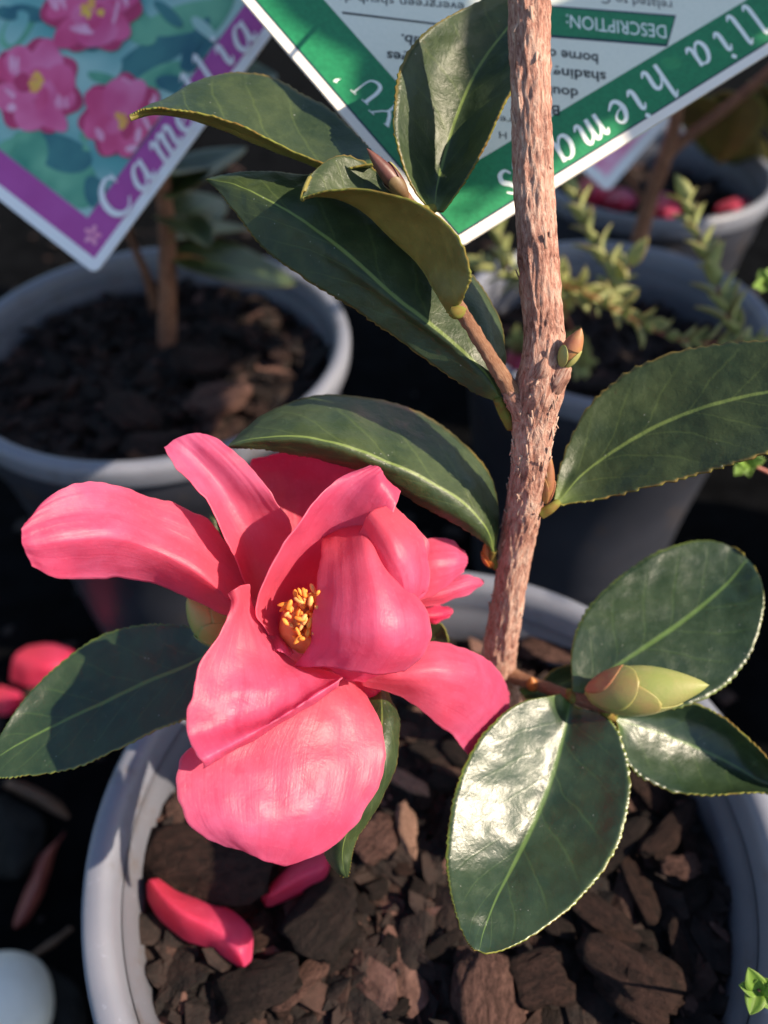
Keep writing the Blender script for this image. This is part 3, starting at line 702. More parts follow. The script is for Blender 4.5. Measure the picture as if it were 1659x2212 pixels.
# leaf left of the flower
leaf([[(472, 1372, 178), (477, 1382, 178), (480, 1393, 179), (478, 1405, 178), (472, 1420, 177)],
      [(390, 1351, 181), (395, 1395, 180), (402, 1438, 178), (415, 1485, 175.5), (425, 1535, 173)],
      [(300, 1350, 181.5), (305, 1410, 180), (312, 1474, 177), (325, 1528, 174), (338, 1577, 171)],
      [(210, 1376, 181), (214, 1448, 179), (221, 1519, 175.5), (230, 1575, 172), (242, 1625, 169)],
      [(120, 1440, 179), (124, 1500, 177), (131, 1560, 173), (138, 1612, 170), (143, 1664, 167.5)],
      [(52, 1510, 175), (52, 1552, 173.5), (52, 1601, 171), (52, 1640, 169), (52, 1676, 167)],
      [(2, 1585, 171), (-2, 1610, 170), (-5, 1636, 169), (-4, 1658, 168), (0, 1680, 167)],
      [(-32, 1652, 168), (-33, 1656, 168), (-34, 1660, 168), (-33, 1664, 168), (-32, 1668, 168)]],
     'dark leaf left of the flower with a blue sheen and reddish shade near the petals', GLOSS, crease=.35, serr=(34, .0005), petiole=[(478, 1393, 179, .8), (500, 1398, 179, 1.0), (520, 1402, 179, 1.0)])
# leaf hanging under the flower, underside out
leaf([[(800, 1470, 172), (812, 1475, 171), (822, 1478, 170), (832, 1482, 170), (840, 1490, 171)],
      [(770, 1560, 166), (800, 1560, 163), (825, 1560, 162), (848, 1560, 163), (864, 1562, 166)],
      [(745, 1650, 163), (785, 1650, 159), (812, 1652, 158), (838, 1652, 159), (856, 1655, 162)],
      [(715, 1735, 163), (755, 1735, 158), (780, 1738, 157), (802, 1740, 158), (817, 1742, 161)],
      [(695, 1805, 164), (728, 1805, 159), (748, 1803, 158), (765, 1800, 159), (778, 1798, 161)],
      [(698, 1845, 163), (722, 1845, 160), (740, 1842, 159), (752, 1838, 160), (763, 1832, 161)],
      [(720, 1880, 162), (732, 1878, 160), (742, 1874, 160), (750, 1868, 160), (757, 1862, 161)],
      [(744, 1896, 161), (746, 1896, 161), (748, 1896, 161), (750, 1896, 161), (752, 1895, 161)]],
     'narrow leaf hanging below the flower showing a brownish side and bright green tip', LEAF, crease=.2, serr=(34, .0006))
leaf([[(880, 1405, 190), (888, 1412, 191), (896, 1420, 190)], [(915, 1362, 188), (930, 1385, 190), (945, 1412, 189)],
      [(935, 1345, 187), (953, 1364, 188), (967, 1392, 188)], [(948, 1345, 187), (955, 1350, 187), (963, 1362, 187)]], 'small dark leaf tip showing behind the right petals', serr=(10, .0005), nr=60)
leaf([[(1120, 1490, 200), (1128, 1500, 201), (1136, 1510, 200)], [(1168, 1474, 199), (1180, 1490, 201), (1190, 1510, 201)],
      [(1200, 1446, 199), (1230, 1470, 202), (1255, 1500, 202)], [(1240, 1438, 199), (1265, 1450, 201), (1285, 1470, 201)], [(1280, 1445, 200), (1284, 1448, 200), (1288, 1452, 200)]],
     'dark leaf half hidden behind the lower twig', serr=(16, .0005), nr=70)
leaf([[(500, 1150, 188), (505, 1165, 189), (510, 1180, 188)], [(478, 1122, 187), (480, 1145, 188), (485, 1170, 188)], [(462, 1108, 187), (464, 1125, 187), (468, 1145, 187)], [(452, 1112, 187), (453, 1118, 187), (456, 1125, 187)]],
     'sliver of green leaf between the two left petals', serr=(8, .0004), nr=50)

# ------------------------------------------------------------------ buds
def spindle(a, b, rad, n=20, m=22, fat=.42, bend=None):
    """pointed bud body from world a to b"""
    a, b = np.asarray(a), np.asarray(b); ax = b-a; L = np.linalg.norm(ax); ax /= L
    x = np.cross(ax, UP); x /= np.linalg.norm(x); y = np.cross(ax, x); V = []
    for i in range(m):
        s = i/(m-1); r = rad*(math.sin(math.pi*min(1, s)**(math.log(.5)/math.log(fat)))**.8) if 0 < s < 1 else 1e-5
        c = a+ax*L*s+(bend*math.sin(math.pi*s) if bend is not None else 0)
        for j in range(n):
            t = 2*math.pi*j/n; V.append(c+(x*math.cos(t)+y*math.sin(t))*max(r, 1e-5))
    return np.array(V), grid_faces(m, n, True)
def bud(a, b, rad, mat, label, scales=(), fat=.42):
    A, B = P(*a), P(*b); rad *= .001
    V, f = spindle(A, B, rad, fat=fat); o = obj('bud', V, f, mat, plant); o['label'] = label
    ax = B-A; L = np.linalg.norm(ax); ax = ax/L; x = np.cross(ax, UP); x /= np.linalg.norm(x); y = np.cross(ax, x)
    for k, (ang, s0, s1, wid, m_, lift) in enumerate(scales):
        nr, nc = 22, 15; G = []
        for i in range(nr):
            s = s0+(s1-s0)*i/(nr-1); w_ = wid*(math.sin(math.pi*(.28+.72*i/(nr-1)))**.55 if i < nr-1 else 0.02)
            for j in range(nc):
                t = ang+w_*(j/(nc-1)-.5)*2
                rr = rad*math.sin(math.pi*min(.999, max(.001, s))**(math.log(.5)/math.log(fat)))**.8*1.0+lift*.001*(.5+.5*i/(nr-1))
                G.append(A+ax*L*s+(x*math.cos(t)+y*math.sin(t))*rr)
        so = obj('bud_scale', G, grid_faces(nr, nc), m_, o); solid(so, .00018).modifiers[0].offset = 0
    return o
up_ = math.pi/2
# angle 0 = axis x (perpendicular to view-up); scales laid so that several face the camera
bud((1262, 1498, 183), (1532, 1480, 172), 5.2, M['bud_green'], 'fat pointed green flower bud flushed red at its base',
    [(3.7+k*1.05, .01+.015*k, e, wd, m_, lf) for k, (e, wd, m_, lf) in enumerate([(.24, 1.5, M['bud_red'], 0.38), (.36, 1.4, M['bud_red'], 0.31), (.50, 1.35, M['bud_blush'], 0.25), (.64, 1.3, M['bud_blush'], 0.20), (.78, 1.2, M['bud_green'], 0.15), (.88, 1.25, M['bud_green'], 0.10)])], fat=.42)
bud((1214, 796, 152), (1256, 708, 148), 1.75, M['bud_tan'], 'small yellow bud with a pink tip on the stem node', [(a, .0, .55, 1.0, M['bud_green'], .15) for a in (0, 2.1, 4.2)]+[(1.0, .5, .99, 1.6, M['bud_red'], .12)])
bud((1180, 1088, 168), (1188, 980, 163), 1.35, M['bud_tan'], 'slim tan bud pressed against the stem above a leaf stalk', [(0.5, 0, .6, 1.3, M['bud_tan'], .15), (3.6, 0, .45, 1.3, M['bud_red'], .15)])
bud((1063, 1225, 180), (1048, 1172, 177), 1.5, M['bud_orange'], 'glowing orange bud in the axil of the arching leaf', [(0.5, 0, .7, 1.2, M['bud_orange'], .12)])
bud((880, 428, 157), (792, 320, 153), 1.55, M['bud_purple'], 'pointed purple-brown bud between the upper leaves', [(0.4, 0, .45, 1.3, M['bud_brown'], .25), (2.5, 0, .42, 1.3, M['bud_brown'], .2), (4.5, 0, .62, 1.3, M['bud_purple'], .2)], fat=.4)
bud((868, 425, 159), (842, 348, 158), 1.3, M['bud_green'], 'pale bud scale behind the purple-brown bud')
bud((500, 1395, 178), (404, 1292, 172), 3.9, M['bud_green'], 'plump yellow-green bud peeping out behind the left petal', [(1.2+k*1.3, 0, e, 1.2, M['bud_green'], .3-.05*k) for k, e in enumerate((.5, .62, .74, .85))], fat=.48)
bud((1152, 1492, 195), (1148, 1462, 193), 1.3, M['bud_orange'], 'small orange bud scale on the lower twig')

# ------------------------------------------------------------------ flower
PM = [M['petal']]; PD = [M['petal_deep']]
rec_V, rec_f = spindle(P(720, 1430, 176), P(610, 1320, 160), .006, fat=.45)
flower = obj('flower', rec_V, rec_f, M['petal_deep'], plant)
flower['label'] = 'open bright pink flower with loose ruffled petals and an orange centre'
def petal(net, label=None, mats=PM, **kw):
    a = dict(nr=96, nc=52, wrinkle=(.0008, 85), th=.00018, ripple=.0003, edge=.0006, pleat=.00006, seed=rng.random()*40); a.update(kw)
    o = sheet('petal', net, mats, flower, **a)
    if label: o['label'] = label
    return o
# left petal
petal([[(585, 1300, 170), (570, 1320, 168), (545, 1335, 166), (520, 1345, 166)],
       [(520, 1205, 169), (510, 1255, 166), (505, 1305, 162), (490, 1332, 168)],
       [(440, 1115, 166), (430, 1180, 162), (425, 1237, 158), (425, 1299, 167)],
       [(335, 1074, 160.5), (335, 1130, 157.5), (335, 1190, 154), (345, 1266, 164)],
       [(240, 1041, 154), (240, 1098, 151.5), (245, 1163, 148.5), (262, 1246, 158.5)],
       [(160, 1047, 148), (150, 1100, 146), (150, 1168, 143.5), (175, 1249, 152)],
       [(95, 1083, 144), (78, 1118, 142), (78, 1180, 140.5), (115, 1246, 146)],
       [(58, 1118, 142), (42, 1145, 140.5), (45, 1182, 140), (72, 1226, 142.5)]], 'long left petal bent down along a crease', crease=.35)
# tall upper left petal
petal([[(552, 1300, 167), (580, 1300, 170), (605, 1290, 172), (625, 1275, 172)],
       [(522, 1232, 163), (555, 1215, 168), (595, 1195, 169), (630, 1170, 167)],
       [(490, 1165, 160), (525, 1135, 165), (570, 1115, 165), (622, 1120, 164)],
       [(447, 1080, 158), (482, 1060, 163), (525, 1045, 162), (580, 1060, 162)],
       [(395, 1022, 158), (428, 995, 162), (470, 985, 161), (530, 995, 162)],
       [(366, 990, 159), (392, 962, 161), (430, 950, 161), (485, 957, 162)],
       [(350, 966, 160), (376, 945, 161), (415, 934, 161), (450, 940, 162)]], 'tall upper left petal with a pinched tip')
# back petal, the leaf's shade put into its deeper colour
petal([[(600, 1290, 178), (660, 1270, 178), (740, 1250, 178)],
       [(565, 1150, 178), (655, 1140, 180), (780, 1130, 178)],
       [(548, 1060, 178), (645, 1050, 181), (790, 1060, 178)],
       [(542, 1010, 177), (640, 1000, 179), (790, 1035, 176)],
       [(545, 990, 176), (645, 978, 177), (770, 1010, 175)]], 'petal at the back under the arching leaf, shade put into its deep red', PD)
# cupped inner petal behind the stamens
petal([[(578, 1370, 157), (610, 1385, 163), (650, 1395, 166), (690, 1400, 164)],
       [(553, 1325, 153), (600, 1330, 164), (660, 1335, 168), (720, 1340, 164)],
       [(572, 1265, 151), (625, 1260, 163), (690, 1260, 167), (750, 1270, 162)],
       [(612, 1180, 151), (665, 1185, 161), (725, 1190, 163), (790, 1200, 158)],
       [(652, 1118, 152), (705, 1120, 158), (770, 1130, 158), (830, 1150, 155)],
       [(705, 1056, 154), (750, 1062, 156), (805, 1075, 155), (852, 1095, 155)],
       [(760, 1018, 156), (795, 1025, 156), (825, 1045, 155), (862, 1078, 156)],
       [(800, 1004, 158), (820, 1008, 157), (832, 1030, 157), (864, 1062, 158)]], 'cupped inner petal arching over the orange centre')
# ruffled inner petals on the right
petal([[(770, 1150, 154), (800, 1105, 153), (848, 1086, 156)],
       [(790, 1190, 152), (840, 1150, 150), (890, 1128, 156)],
       [(810, 1230, 151), (862, 1195, 149), (915, 1168, 156)],
       [(830, 1265, 151), (880, 1235, 150), (929, 1210, 156)],
       [(850, 1295, 152), (885, 1275, 151), (922, 1268, 156)],
       [(870, 1305, 154), (890, 1300, 153), (906, 1298, 156)]], 'ruffled inner petal on the right with a wavy margin', ripple=.0006)
petal([[(800, 1170, 159), (830, 1150, 158), (870, 1110, 160)],
       [(850, 1220, 158), (880, 1190, 157), (918, 1165, 160)],
       [(870, 1270, 158), (900, 1240, 157), (926, 1215, 160)],
       [(880, 1310, 159), (905, 1300, 159), (924, 1275, 161)]], None, ripple=.0006)
# front petal
petal([[(702, 1168, 161), (738, 1142, 160), (790, 1130, 158), (832, 1148, 157)],
       [(695, 1195, 156), (738, 1178, 154), (795, 1165, 152), (838, 1190, 155)],
       [(687, 1240, 153), (740, 1226, 149.5), (805, 1216, 148), (852, 1240, 152)],
       [(680, 1305, 151.5), (742, 1295, 146.5), (825, 1290, 145), (908, 1298, 152)],
       [(672, 1358, 151), (738, 1352, 145), (832, 1348, 143.5), (931, 1356, 151)],
       [(664, 1398, 152.5), (732, 1402, 146), (828, 1405, 144.5), (920, 1405, 152)],
       [(638, 1440, 156), (700, 1442, 149.5), (800, 1457, 148), (868, 1442, 153)]], 'broad front petal folded over the orange centre', ripple=.0005, wrinkle=(.0012, 62))
# lower left petal with a folded tongue
petal([[(496, 1283, 149), (505, 1272, 148), (516, 1265, 149), (530, 1262, 151)],
       [(500, 1308, 149), (515, 1303, 149), (532, 1302, 152), (548, 1305, 154)],
       [(478, 1362, 147), (512, 1352, 150), (548, 1352, 153.5), (580, 1368, 158)],
       [(430, 1440, 143.5), (500, 1430, 147.5), (575, 1425, 152), (640, 1432, 158)],
       [(410, 1515, 141), (495, 1500, 144.8), (600, 1475, 149), (705, 1450, 156)],
       [(402, 1590, 140), (485, 1570, 142.8), (600, 1530, 146.5), (738, 1458, 152.5)],
       [(436, 1642, 138), (505, 1606, 140), (610, 1548, 143.5), (735, 1468, 149.5)],
       [(440, 1656, 141.2), (508, 1620, 143), (613, 1562, 146.5), (728, 1484, 151.5)]], 'lower left petal with a pale folded tongue')
# great lower petal
petal([[(600, 1480, 158), (660, 1450, 159.5), (715, 1450, 162), (768, 1476, 165)],
       [(480, 1560, 150), (590, 1545, 151.5), (710, 1520, 155.5), (808, 1530, 161.5)],
       [(400, 1625, 145), (535, 1625, 147), (690, 1610, 151), (827, 1612, 158)],
       [(384, 1700, 142), (525, 1700, 143.8), (680, 1695, 148), (820, 1690, 155)],
       [(402, 1770, 140.5), (530, 1770, 141.5), (665, 1770, 146), (780, 1768, 152.5)],
       [(440, 1808, 141.5), (535, 1818, 141.8), (640, 1825, 146), (735, 1815, 151)],
       [(485, 1832, 143), (550, 1850, 143.5), (615, 1867, 147), (690, 1846, 149.5)]], 'great rounded lower petal with a small tear in its margin', notch=[(524, 1842, 140, 3.0, 4.2)], nc=60)
# right lower petal
petal([[(770, 1435, 163), (775, 1455, 162), (782, 1478, 163)],
       [(850, 1415, 163), (862, 1460, 160), (875, 1513, 164)],
       [(935, 1383, 166), (955, 1455, 161), (940, 1562, 166)],
       [(1008, 1402, 172), (1025, 1475, 167), (985, 1595, 172)],
       [(1075, 1450, 181), (1075, 1520, 179), (1018, 1638, 179)],
       [(1106, 1498, 189), (1100, 1560, 188), (1050, 1650, 185)]], 'right lower petal pointing at the foot of the stem')
# small petals behind on the right
petal([[(870, 1200, 172), (872, 1250, 171), (885, 1300, 172)], [(925, 1163, 175), (930, 1220, 171), (928, 1292, 174)],
       [(978, 1163, 177), (985, 1212, 173), (965, 1262, 175)], [(1008, 1188, 178), (1014, 1212, 177), (1002, 1236, 177)]], 'rounded petal behind on the right', PM)
petal([[(880, 1275, 176), (890, 1292, 174), (900, 1312, 175)], [(950, 1255, 178), (955, 1280, 175), (952, 1306, 177)],
       [(1005, 1240, 180), (1010, 1262, 178), (1000, 1288, 179)], [(1040, 1250, 182), (1046, 1257, 182), (1040, 1268, 182)]], 'pointed petal behind on the right', PM)
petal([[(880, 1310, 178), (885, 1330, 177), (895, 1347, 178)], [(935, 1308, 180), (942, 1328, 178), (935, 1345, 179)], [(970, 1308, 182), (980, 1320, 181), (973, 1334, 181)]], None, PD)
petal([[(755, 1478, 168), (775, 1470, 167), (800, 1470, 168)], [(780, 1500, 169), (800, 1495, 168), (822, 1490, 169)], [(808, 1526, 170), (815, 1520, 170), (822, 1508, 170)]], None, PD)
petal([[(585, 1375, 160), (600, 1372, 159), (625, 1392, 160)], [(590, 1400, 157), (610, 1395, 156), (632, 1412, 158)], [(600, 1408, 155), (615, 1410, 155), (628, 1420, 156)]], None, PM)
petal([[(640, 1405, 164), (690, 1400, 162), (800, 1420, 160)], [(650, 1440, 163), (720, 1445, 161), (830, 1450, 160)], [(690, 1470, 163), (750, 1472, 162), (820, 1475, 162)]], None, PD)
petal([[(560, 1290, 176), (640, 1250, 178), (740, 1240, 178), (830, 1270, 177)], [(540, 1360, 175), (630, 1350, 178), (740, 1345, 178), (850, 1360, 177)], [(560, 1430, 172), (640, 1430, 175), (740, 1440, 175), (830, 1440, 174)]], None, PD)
# stamens
sr = random.Random(21)
core = P(690, 1378, 170)
V, f = spindle(P(676, 1396, 168), P(640, 1318, 153.5), .0046, n=26, m=26, fat=.55)
V = [p+.0003*nz(p, 1500, 3)*np.array([1, 1, 1]) for p in V]
sc = obj('stamen_column', V, f, M['filament'], flower); sc['label'] = 'orange column of fused stamens, glow put into its bright colour'
for q in range(70):
    u = sr.uniform(612, 696); v = 1272+sr.random()*112
    if v > 1350 and u < 632: u += 25
    if v < 1300 and u < 642: u += 24
    d = sr.uniform(151.0, 155); tip = P(u, v, d)
    base = core+np.array([sr.uniform(-.004, .003), 0, sr.uniform(-.005, .003)])
    midp = base*.45+tip*.55+np.array([sr.uniform(-.001, .001), -.0005, .001])
    V, f, uv = tube([base, midp, tip], [.0006, .00048, .00034], 7, True, 5)
    ang = sr.uniform(0, 3.14); e1 = RT*math.cos(ang)+UP*math.sin(ang); e2 = np.cross(e1, FW); s = sr.uniform(.00042, .00066); k1 = sr.uniform(1.2, 2.4)
    bm = bmesh.new(); bmesh.ops.create_icosphere(bm, subdivisions=2, radius=1)
    VV = [tip+(e1*v_.co.x*k1+e2*v_.co.y*.8*(1-.35*math.exp(-(v_.co.y*5)**2)*(v_.co.z > 0))-FW*v_.co.z*.8)*s*(1+.22*nz(np.array(v_.co), 2.2, q)) for v_ in bm.verts]
    FF = [tuple(len(V)+x.index for x in ff_.verts) for ff_ in bm.faces]; bm.free()
    o = obj('stamen', list(V)+VV, list(f)+FF, [M['filament'], M['anther_pale'] if sr.random() < .3 else M['anther']], flower, fmat=[0]*len(f)+[1]*len(FF))

# ------------------------------------------------------------------ fallen petals
def fallen(net, label, mats, group=None, base=None, **kw):
    a = dict(nr=50, nc=26, wrinkle=(.0006, 90), th=.00035, seed=rng.random()*40); a.update(kw)
    o = sheet('fallen_petal', net, mats, None, **a)
    V = np.array([v.co for v in o.data.vertices]); c = V.mean(0); c[2] = V[:, 2].min()
    o.data.vertices.foreach_set('co', (V-c).ravel()); o.location = c
    return tag(o, label, 'petal', group)
def dz(u, v, z):                    # depth in mm of the frame point lying at height z
    return float(np.dot(on_z(u, v, z)-CAM, FW)*1000)
def netz(rows): return [[(u, v, dz(u, v, z)) for (u, v, z) in r] for r in rows]
zs = SZ+.004
fallen(netz([[(315, 1910, zs+.002), (322, 1900, zs+.006), (340, 1895, zs+.004)],
             [(318, 1950, zs+.001), (350, 1935, zs+.008), (385, 1925, zs+.003)],
             [(345, 1990, zs), (390, 1970, zs+.009), (440, 1945, zs+.003)],
             [(400, 2032, zs), (446, 2000, zs+.0085), (490, 1958, zs+.003)],
             [(455, 2050, zs), (490, 2030, zs+.007), (530, 1990, zs+.003)],
             [(500, 2078, zs), (520, 2060, zs+.006), (548, 2020, zs+.002)],
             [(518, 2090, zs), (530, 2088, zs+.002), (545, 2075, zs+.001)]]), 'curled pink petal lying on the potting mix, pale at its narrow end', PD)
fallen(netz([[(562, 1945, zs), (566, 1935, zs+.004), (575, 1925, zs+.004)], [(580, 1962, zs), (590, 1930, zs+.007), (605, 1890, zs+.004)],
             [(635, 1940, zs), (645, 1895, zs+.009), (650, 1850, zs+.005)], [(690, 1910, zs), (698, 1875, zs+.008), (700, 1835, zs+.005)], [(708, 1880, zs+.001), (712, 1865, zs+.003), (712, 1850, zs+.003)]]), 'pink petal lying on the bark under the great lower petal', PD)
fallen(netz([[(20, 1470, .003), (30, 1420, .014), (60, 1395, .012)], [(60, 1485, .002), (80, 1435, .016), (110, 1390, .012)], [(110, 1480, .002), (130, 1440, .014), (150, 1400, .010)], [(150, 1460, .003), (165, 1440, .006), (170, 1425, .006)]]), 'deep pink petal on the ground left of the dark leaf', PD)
fallen(netz([[(-20, 1540, .003), (-15, 1500, .008), (0, 1480, .006)], [(15, 1545, .002), (20, 1515, .009), (30, 1490, .005)], [(40, 1530, .002), (44, 1515, .004), (48, 1500, .004)]]), 'magenta petal on the ground at the margin of the dark leaf', PD)
zr = RIMZ-.020
fallen(netz([[(1085, 800, zr), (1090, 780, zr+.004), (1095, 760, zr+.003)], [(1110, 815, zr), (1115, 785, zr+.006), (1120, 755, zr+.003)], [(1135, 800, zr), (1138, 785, zr+.003), (1140, 770, zr+.002)]]), 'pink petal behind the thick stem in the sprig pot', PM)
zf = RIMZ-.016
for nm, (u, v, wpx, hpx, mt) in {'red petal below the pink cornered tag in the farthest pot': (1285, 408, 40, 40, PD), 'pink petal beside the forked stem in the farthest pot': (1335, 432, 42, 26, PM),
                                 'pink petal just right of the forked stem in the farthest pot': (1432, 446, 42, 30, PM), 'bright red-pink petal at the right of the farthest pot': (1588, 450, 48, 24, PM)}.items():
    fallen(netz([[(u-wpx, v+hpx*.3, zf), (u-wpx*.9, v, zf+.004), (u-wpx*.8, v-hpx*.4, zf+.003)], [(u-wpx*.3, v+hpx, zf), (u, v, zf+.009), (u, v-hpx, zf+.003)], [(u+wpx*.6, v+hpx*.8, zf), (u+wpx*.6, v, zf+.007), (u+wpx*.6, v-hpx*.8, zf+.003)], [(u+wpx, v+hpx*.2, zf), (u+wpx, v, zf+.002), (u+wpx, v-hpx*.2, zf+.002)]]), nm, mt, nr=30, nc=16)

# ------------------------------------------------------------------ tags
class Plane:
    def __init__(s, K, A, B):
        s.K = P(*K); s.a = P(*A)-s.K; s.a /= np.linalg.norm(s.a); b = P(*B)-s.K; b /= np.linalg.norm(b)
        s.n = np.cross(s.a, b); s.n /= np.linalg.norm(s.n)
        if np.dot(s.n, CAM-s.K) < 0: s.n = -s.n
        s.b = b
        s.Minv = np.linalg.pinv(np.stack([s.a, s.b], 1))
    def px(s, u, v):
        r = ray(u, v); t = np.dot(s.K-CAM, s.n)/np.dot(r, s.n); return CAM+r*t
    def ab(s, u, v): return s.Minv @ (s.px(u, v)-s.K)
    def pt(s, a, b, h=0.0): return s.K+s.a*a+s.b*b+s.n*h
def poly_ab(name, pl, pts, h, mat, parent, smooth=False):
    V = [pl.pt(a, b, h) for a, b in pts]
    return oriented(name, V, [tuple(range(len(V)))], mat, parent, pl)
def oriented(name, V, F, mat, parent, pl):
    V = np.array(V); out = []
    for f in F:
        q = np.array([V[i] for i in f]); nrm = np.zeros(3)
        for i in range(len(f)): nrm += np.cross(q[i]-q[0], q[(i+1) % len(f)]-q[0])
        out.append(tuple(f) if np.dot(nrm, pl.n) > 0 else tuple(f)[::-1])
    return obj(name, V, out, mat, parent, smooth=False)
def board(pl, size_a, size_b, mat, parent, th=.0007):
    V = []; r = .0025
    ring = []
    for (ca, cb, s0) in ((r, r, 180), (size_a-r, r, 270), (size_a-r, size_b-r, 0), (r, size_b-r, 90)):
        for q in range(5):
            t = R_(s0+q*22.5); ring.append((ca+r*math.cos(t), cb+r*math.sin(t)))
    n = len(ring); V = [pl.pt(a, b, 0) for a, b in ring]+[pl.pt(a, b, -th) for a, b in ring]
    F = [tuple(range(n)), tuple(range(2*n-1, n-1, -1))]+[(i, i+n, (i+1) % n+n, (i+1) % n) for i in range(n)]
    if np.dot(pl.n, np.cross(pl.a, pl.b)) < 0: F = [f[::-1] for f in F]
    return obj('board', V, F, mat, parent, smooth=False)

GL = {  # strokes: list of (points, widths) in em units, x-height .5
 'C': [([(.66, .62), (.60, .74), (.45, .80), (.25, .70), (.13, .48), (.14, .22), (.28, .04), (.48, .01), (.66, .16)], [.05, .06, .09, .13, .15, .14, .10, .06, .03]), ([(.66, .80), (.655, .68), (.64, .56)], [.02, .05, .02])],
 'a': [([(.42, .42), (.34, .50), (.20, .44), (.09, .24), (.10, .06), (.20, .01), (.32, .12), (.42, .34)], [.04, .06, .09, .11, .11, .07, .05, .04]), ([(.46, .51), (.42, .28), (.40, .08), (.47, .02), (.56, .11)], [.09, .10, .10, .08, .03])],
 'm': [([(.00, .40), (.07, .48), (.13, .44), (.08, 0)], [.03, .07, .10, .10]), ([(.09, .18), (.22, .42), (.33, .49), (.36, .40), (.30, 0)], [.03, .05, .09, .11, .10]), ([(.31, .18), (.44, .42), (.55, .49), (.59, .40), (.53, .08), (.59, .02), (.68, .11)], [.03, .05, .09, .11, .10, .08, .03])],
 'e': [([(.10, .20), (.28, .26), (.38, .38), (.32, .49), (.19, .45), (.08, .26), (.10, .07), (.22, .01), (.40, .13)], [.03, .04, .06, .07, .09, .12, .11, .08, .03])],
 'l': [([(.02, .72), (.12, .80), (.16, .78), (.11, .40), (.08, .09), (.14, .02), (.24, .11)], [.02, .05, .10, .11, .11, .08, .03])],
 'i': [([(.00, .40), (.08, .49), (.14, .46), (.09, .10), (.14, .02), (.24, .11)], [.03, .06, .10, .11, .08, .03]), ([(.12, .64), (.20, .70)], [.11, .11])],
 'h': [([(.02, .72), (.12, .80), (.16, .78), (.06, 0)], [.02, .05, .10, .10]), ([(.08, .18), (.22, .42), (.35, .49), (.41, .40), (.36, .08), (.42, .02), (.52, .11)], [.03, .05, .09, .11, .10, .08, .03])],
 's': [([(.36, .40), (.24, .50), (.14, .42), (.20, .29), (.30, .18), (.24, .03), (.10, .01), (.04, .12)], [.04, .06, .09, .11, .11, .09, .06, .04])],
 'Y': [([(.02, .78), (.20, .50), (.34, .36)], [.12, .11, .09]), ([(.66, .78), (.48, .52), (.35, .36), (.35, .02)], [.05, .05, .07, .11]), ([(-.06, .79), (.14, .79)], [.035, .035]), ([(.54, .79), (.76, .79)], [.035, .035]), ([(.22, .01), (.48, .01)], [.035, .035])],
 'U': [([(.12, .78), (.12, .30), (.20, .06), (.38, .01), (.55, .10), (.60, .30), (.60, .78)], [.12, .12, .12, .09, .06, .05, .05]), ([(.0, .79), (.26, .79)], [.035, .035]), ([(.50, .79), (.72, .79)], [.035, .035])],
 "'": [([(.10, .80), (.13, .72), (.08, .60)], [.12, .10, .02])],
}
def letter(pl, ch, u, v, read, up_px, mm, mat, parent, h=.00016, shear=.0, width=1.0):
    c = pl.px(u, v); r = pl.px(u+read[0], v+read[1])-c; r /= np.linalg.norm(r)
    y = np.cross(pl.n, r); y /= np.linalg.norm(y)
    if np.dot(y, pl.px(u+up_px[0], v+up_px[1])-c) < 0: y = -y
    V, F = [], []; ex = [p for st in GL[ch] for p in st[0]]
    cx = (min(p[0] for p in ex)+max(p[0] for p in ex))/2; cy = .25 if ch in 'amesi' else .4
    for k, (pts, wd) in enumerate(GL[ch]):
        q = cr_arc(np.c_[np.array(pts), np.array(wd)], 26); t = np.gradient(q[:, :2], axis=0); t /= np.maximum(np.linalg.norm(t, axis=1, keepdims=True), 1e-9)
        nn = np.stack([-t[:, 1], t[:, 0]], 1); b = len(V)
        for i in range(len(q)):
            for s in (-.5, .5):
                x, yy = q[i, :2]+nn[i]*q[i, 2]*s; x = (x-cx)*width+shear*(yy-cy)
                V.append(c+r*x*mm*.001+y*(yy-cy)*mm*.001+pl.n*(h+k*.00002))
        F += [(b+2*i, b+2*i+1, b+2*i+3, b+2*i+2) for i in range(len(q)-1)]
    return oriented('letter', V, F, mat, parent, pl)
def text_line(pl, s, start, end, up_px, cap_px, mat, parent, h=.00014, bold=0.0, fit=True, name='text_line', shear=0.0):
    cu = bpy.data.curves.new('text', 'FONT'); cu.body = s; cu.size = 1; cu.offset = bold; cu.shear = shear; cu.resolution_u = 3
    to = bpy.data.objects.new('text', cu); COL.objects.link(to)
    dg = bpy.context.evaluated_depsgraph_get(); me = bpy.data.meshes.new_from_object(to.evaluated_get(dg))
    V = np.array([v.co for v in me.vertices]); F = [tuple(p.vertices) for p in me.polygons]
    bpy.data.objects.remove(to); bpy.data.curves.remove(cu); bpy.data.meshes.remove(me)
    A = pl.px(*start); B = pl.px(*end); L = np.linalg.norm(B-A); r = (B-A)/L; y = np.cross(pl.n, r)
    upv = pl.px(start[0]+up_px[0], start[1]+up_px[1])-A
    if np.dot(y, upv) < 0: y = -y
    cap = np.linalg.norm(pl.px(start[0]+up_px[0]*cap_px/math.hypot(*up_px), start[1]+up_px[1]*cap_px/math.hypot(*up_px))-A)
    sy = cap/.70; sx = L/(V[:, 0].max()-V[:, 0].min()) if fit else sy
    W = [A+r*(p[0]-V[:, 0].min())*sx+y*p[1]*sy+pl.n*h for p in V]
    return oriented(name, W, F, mat, parent, pl)

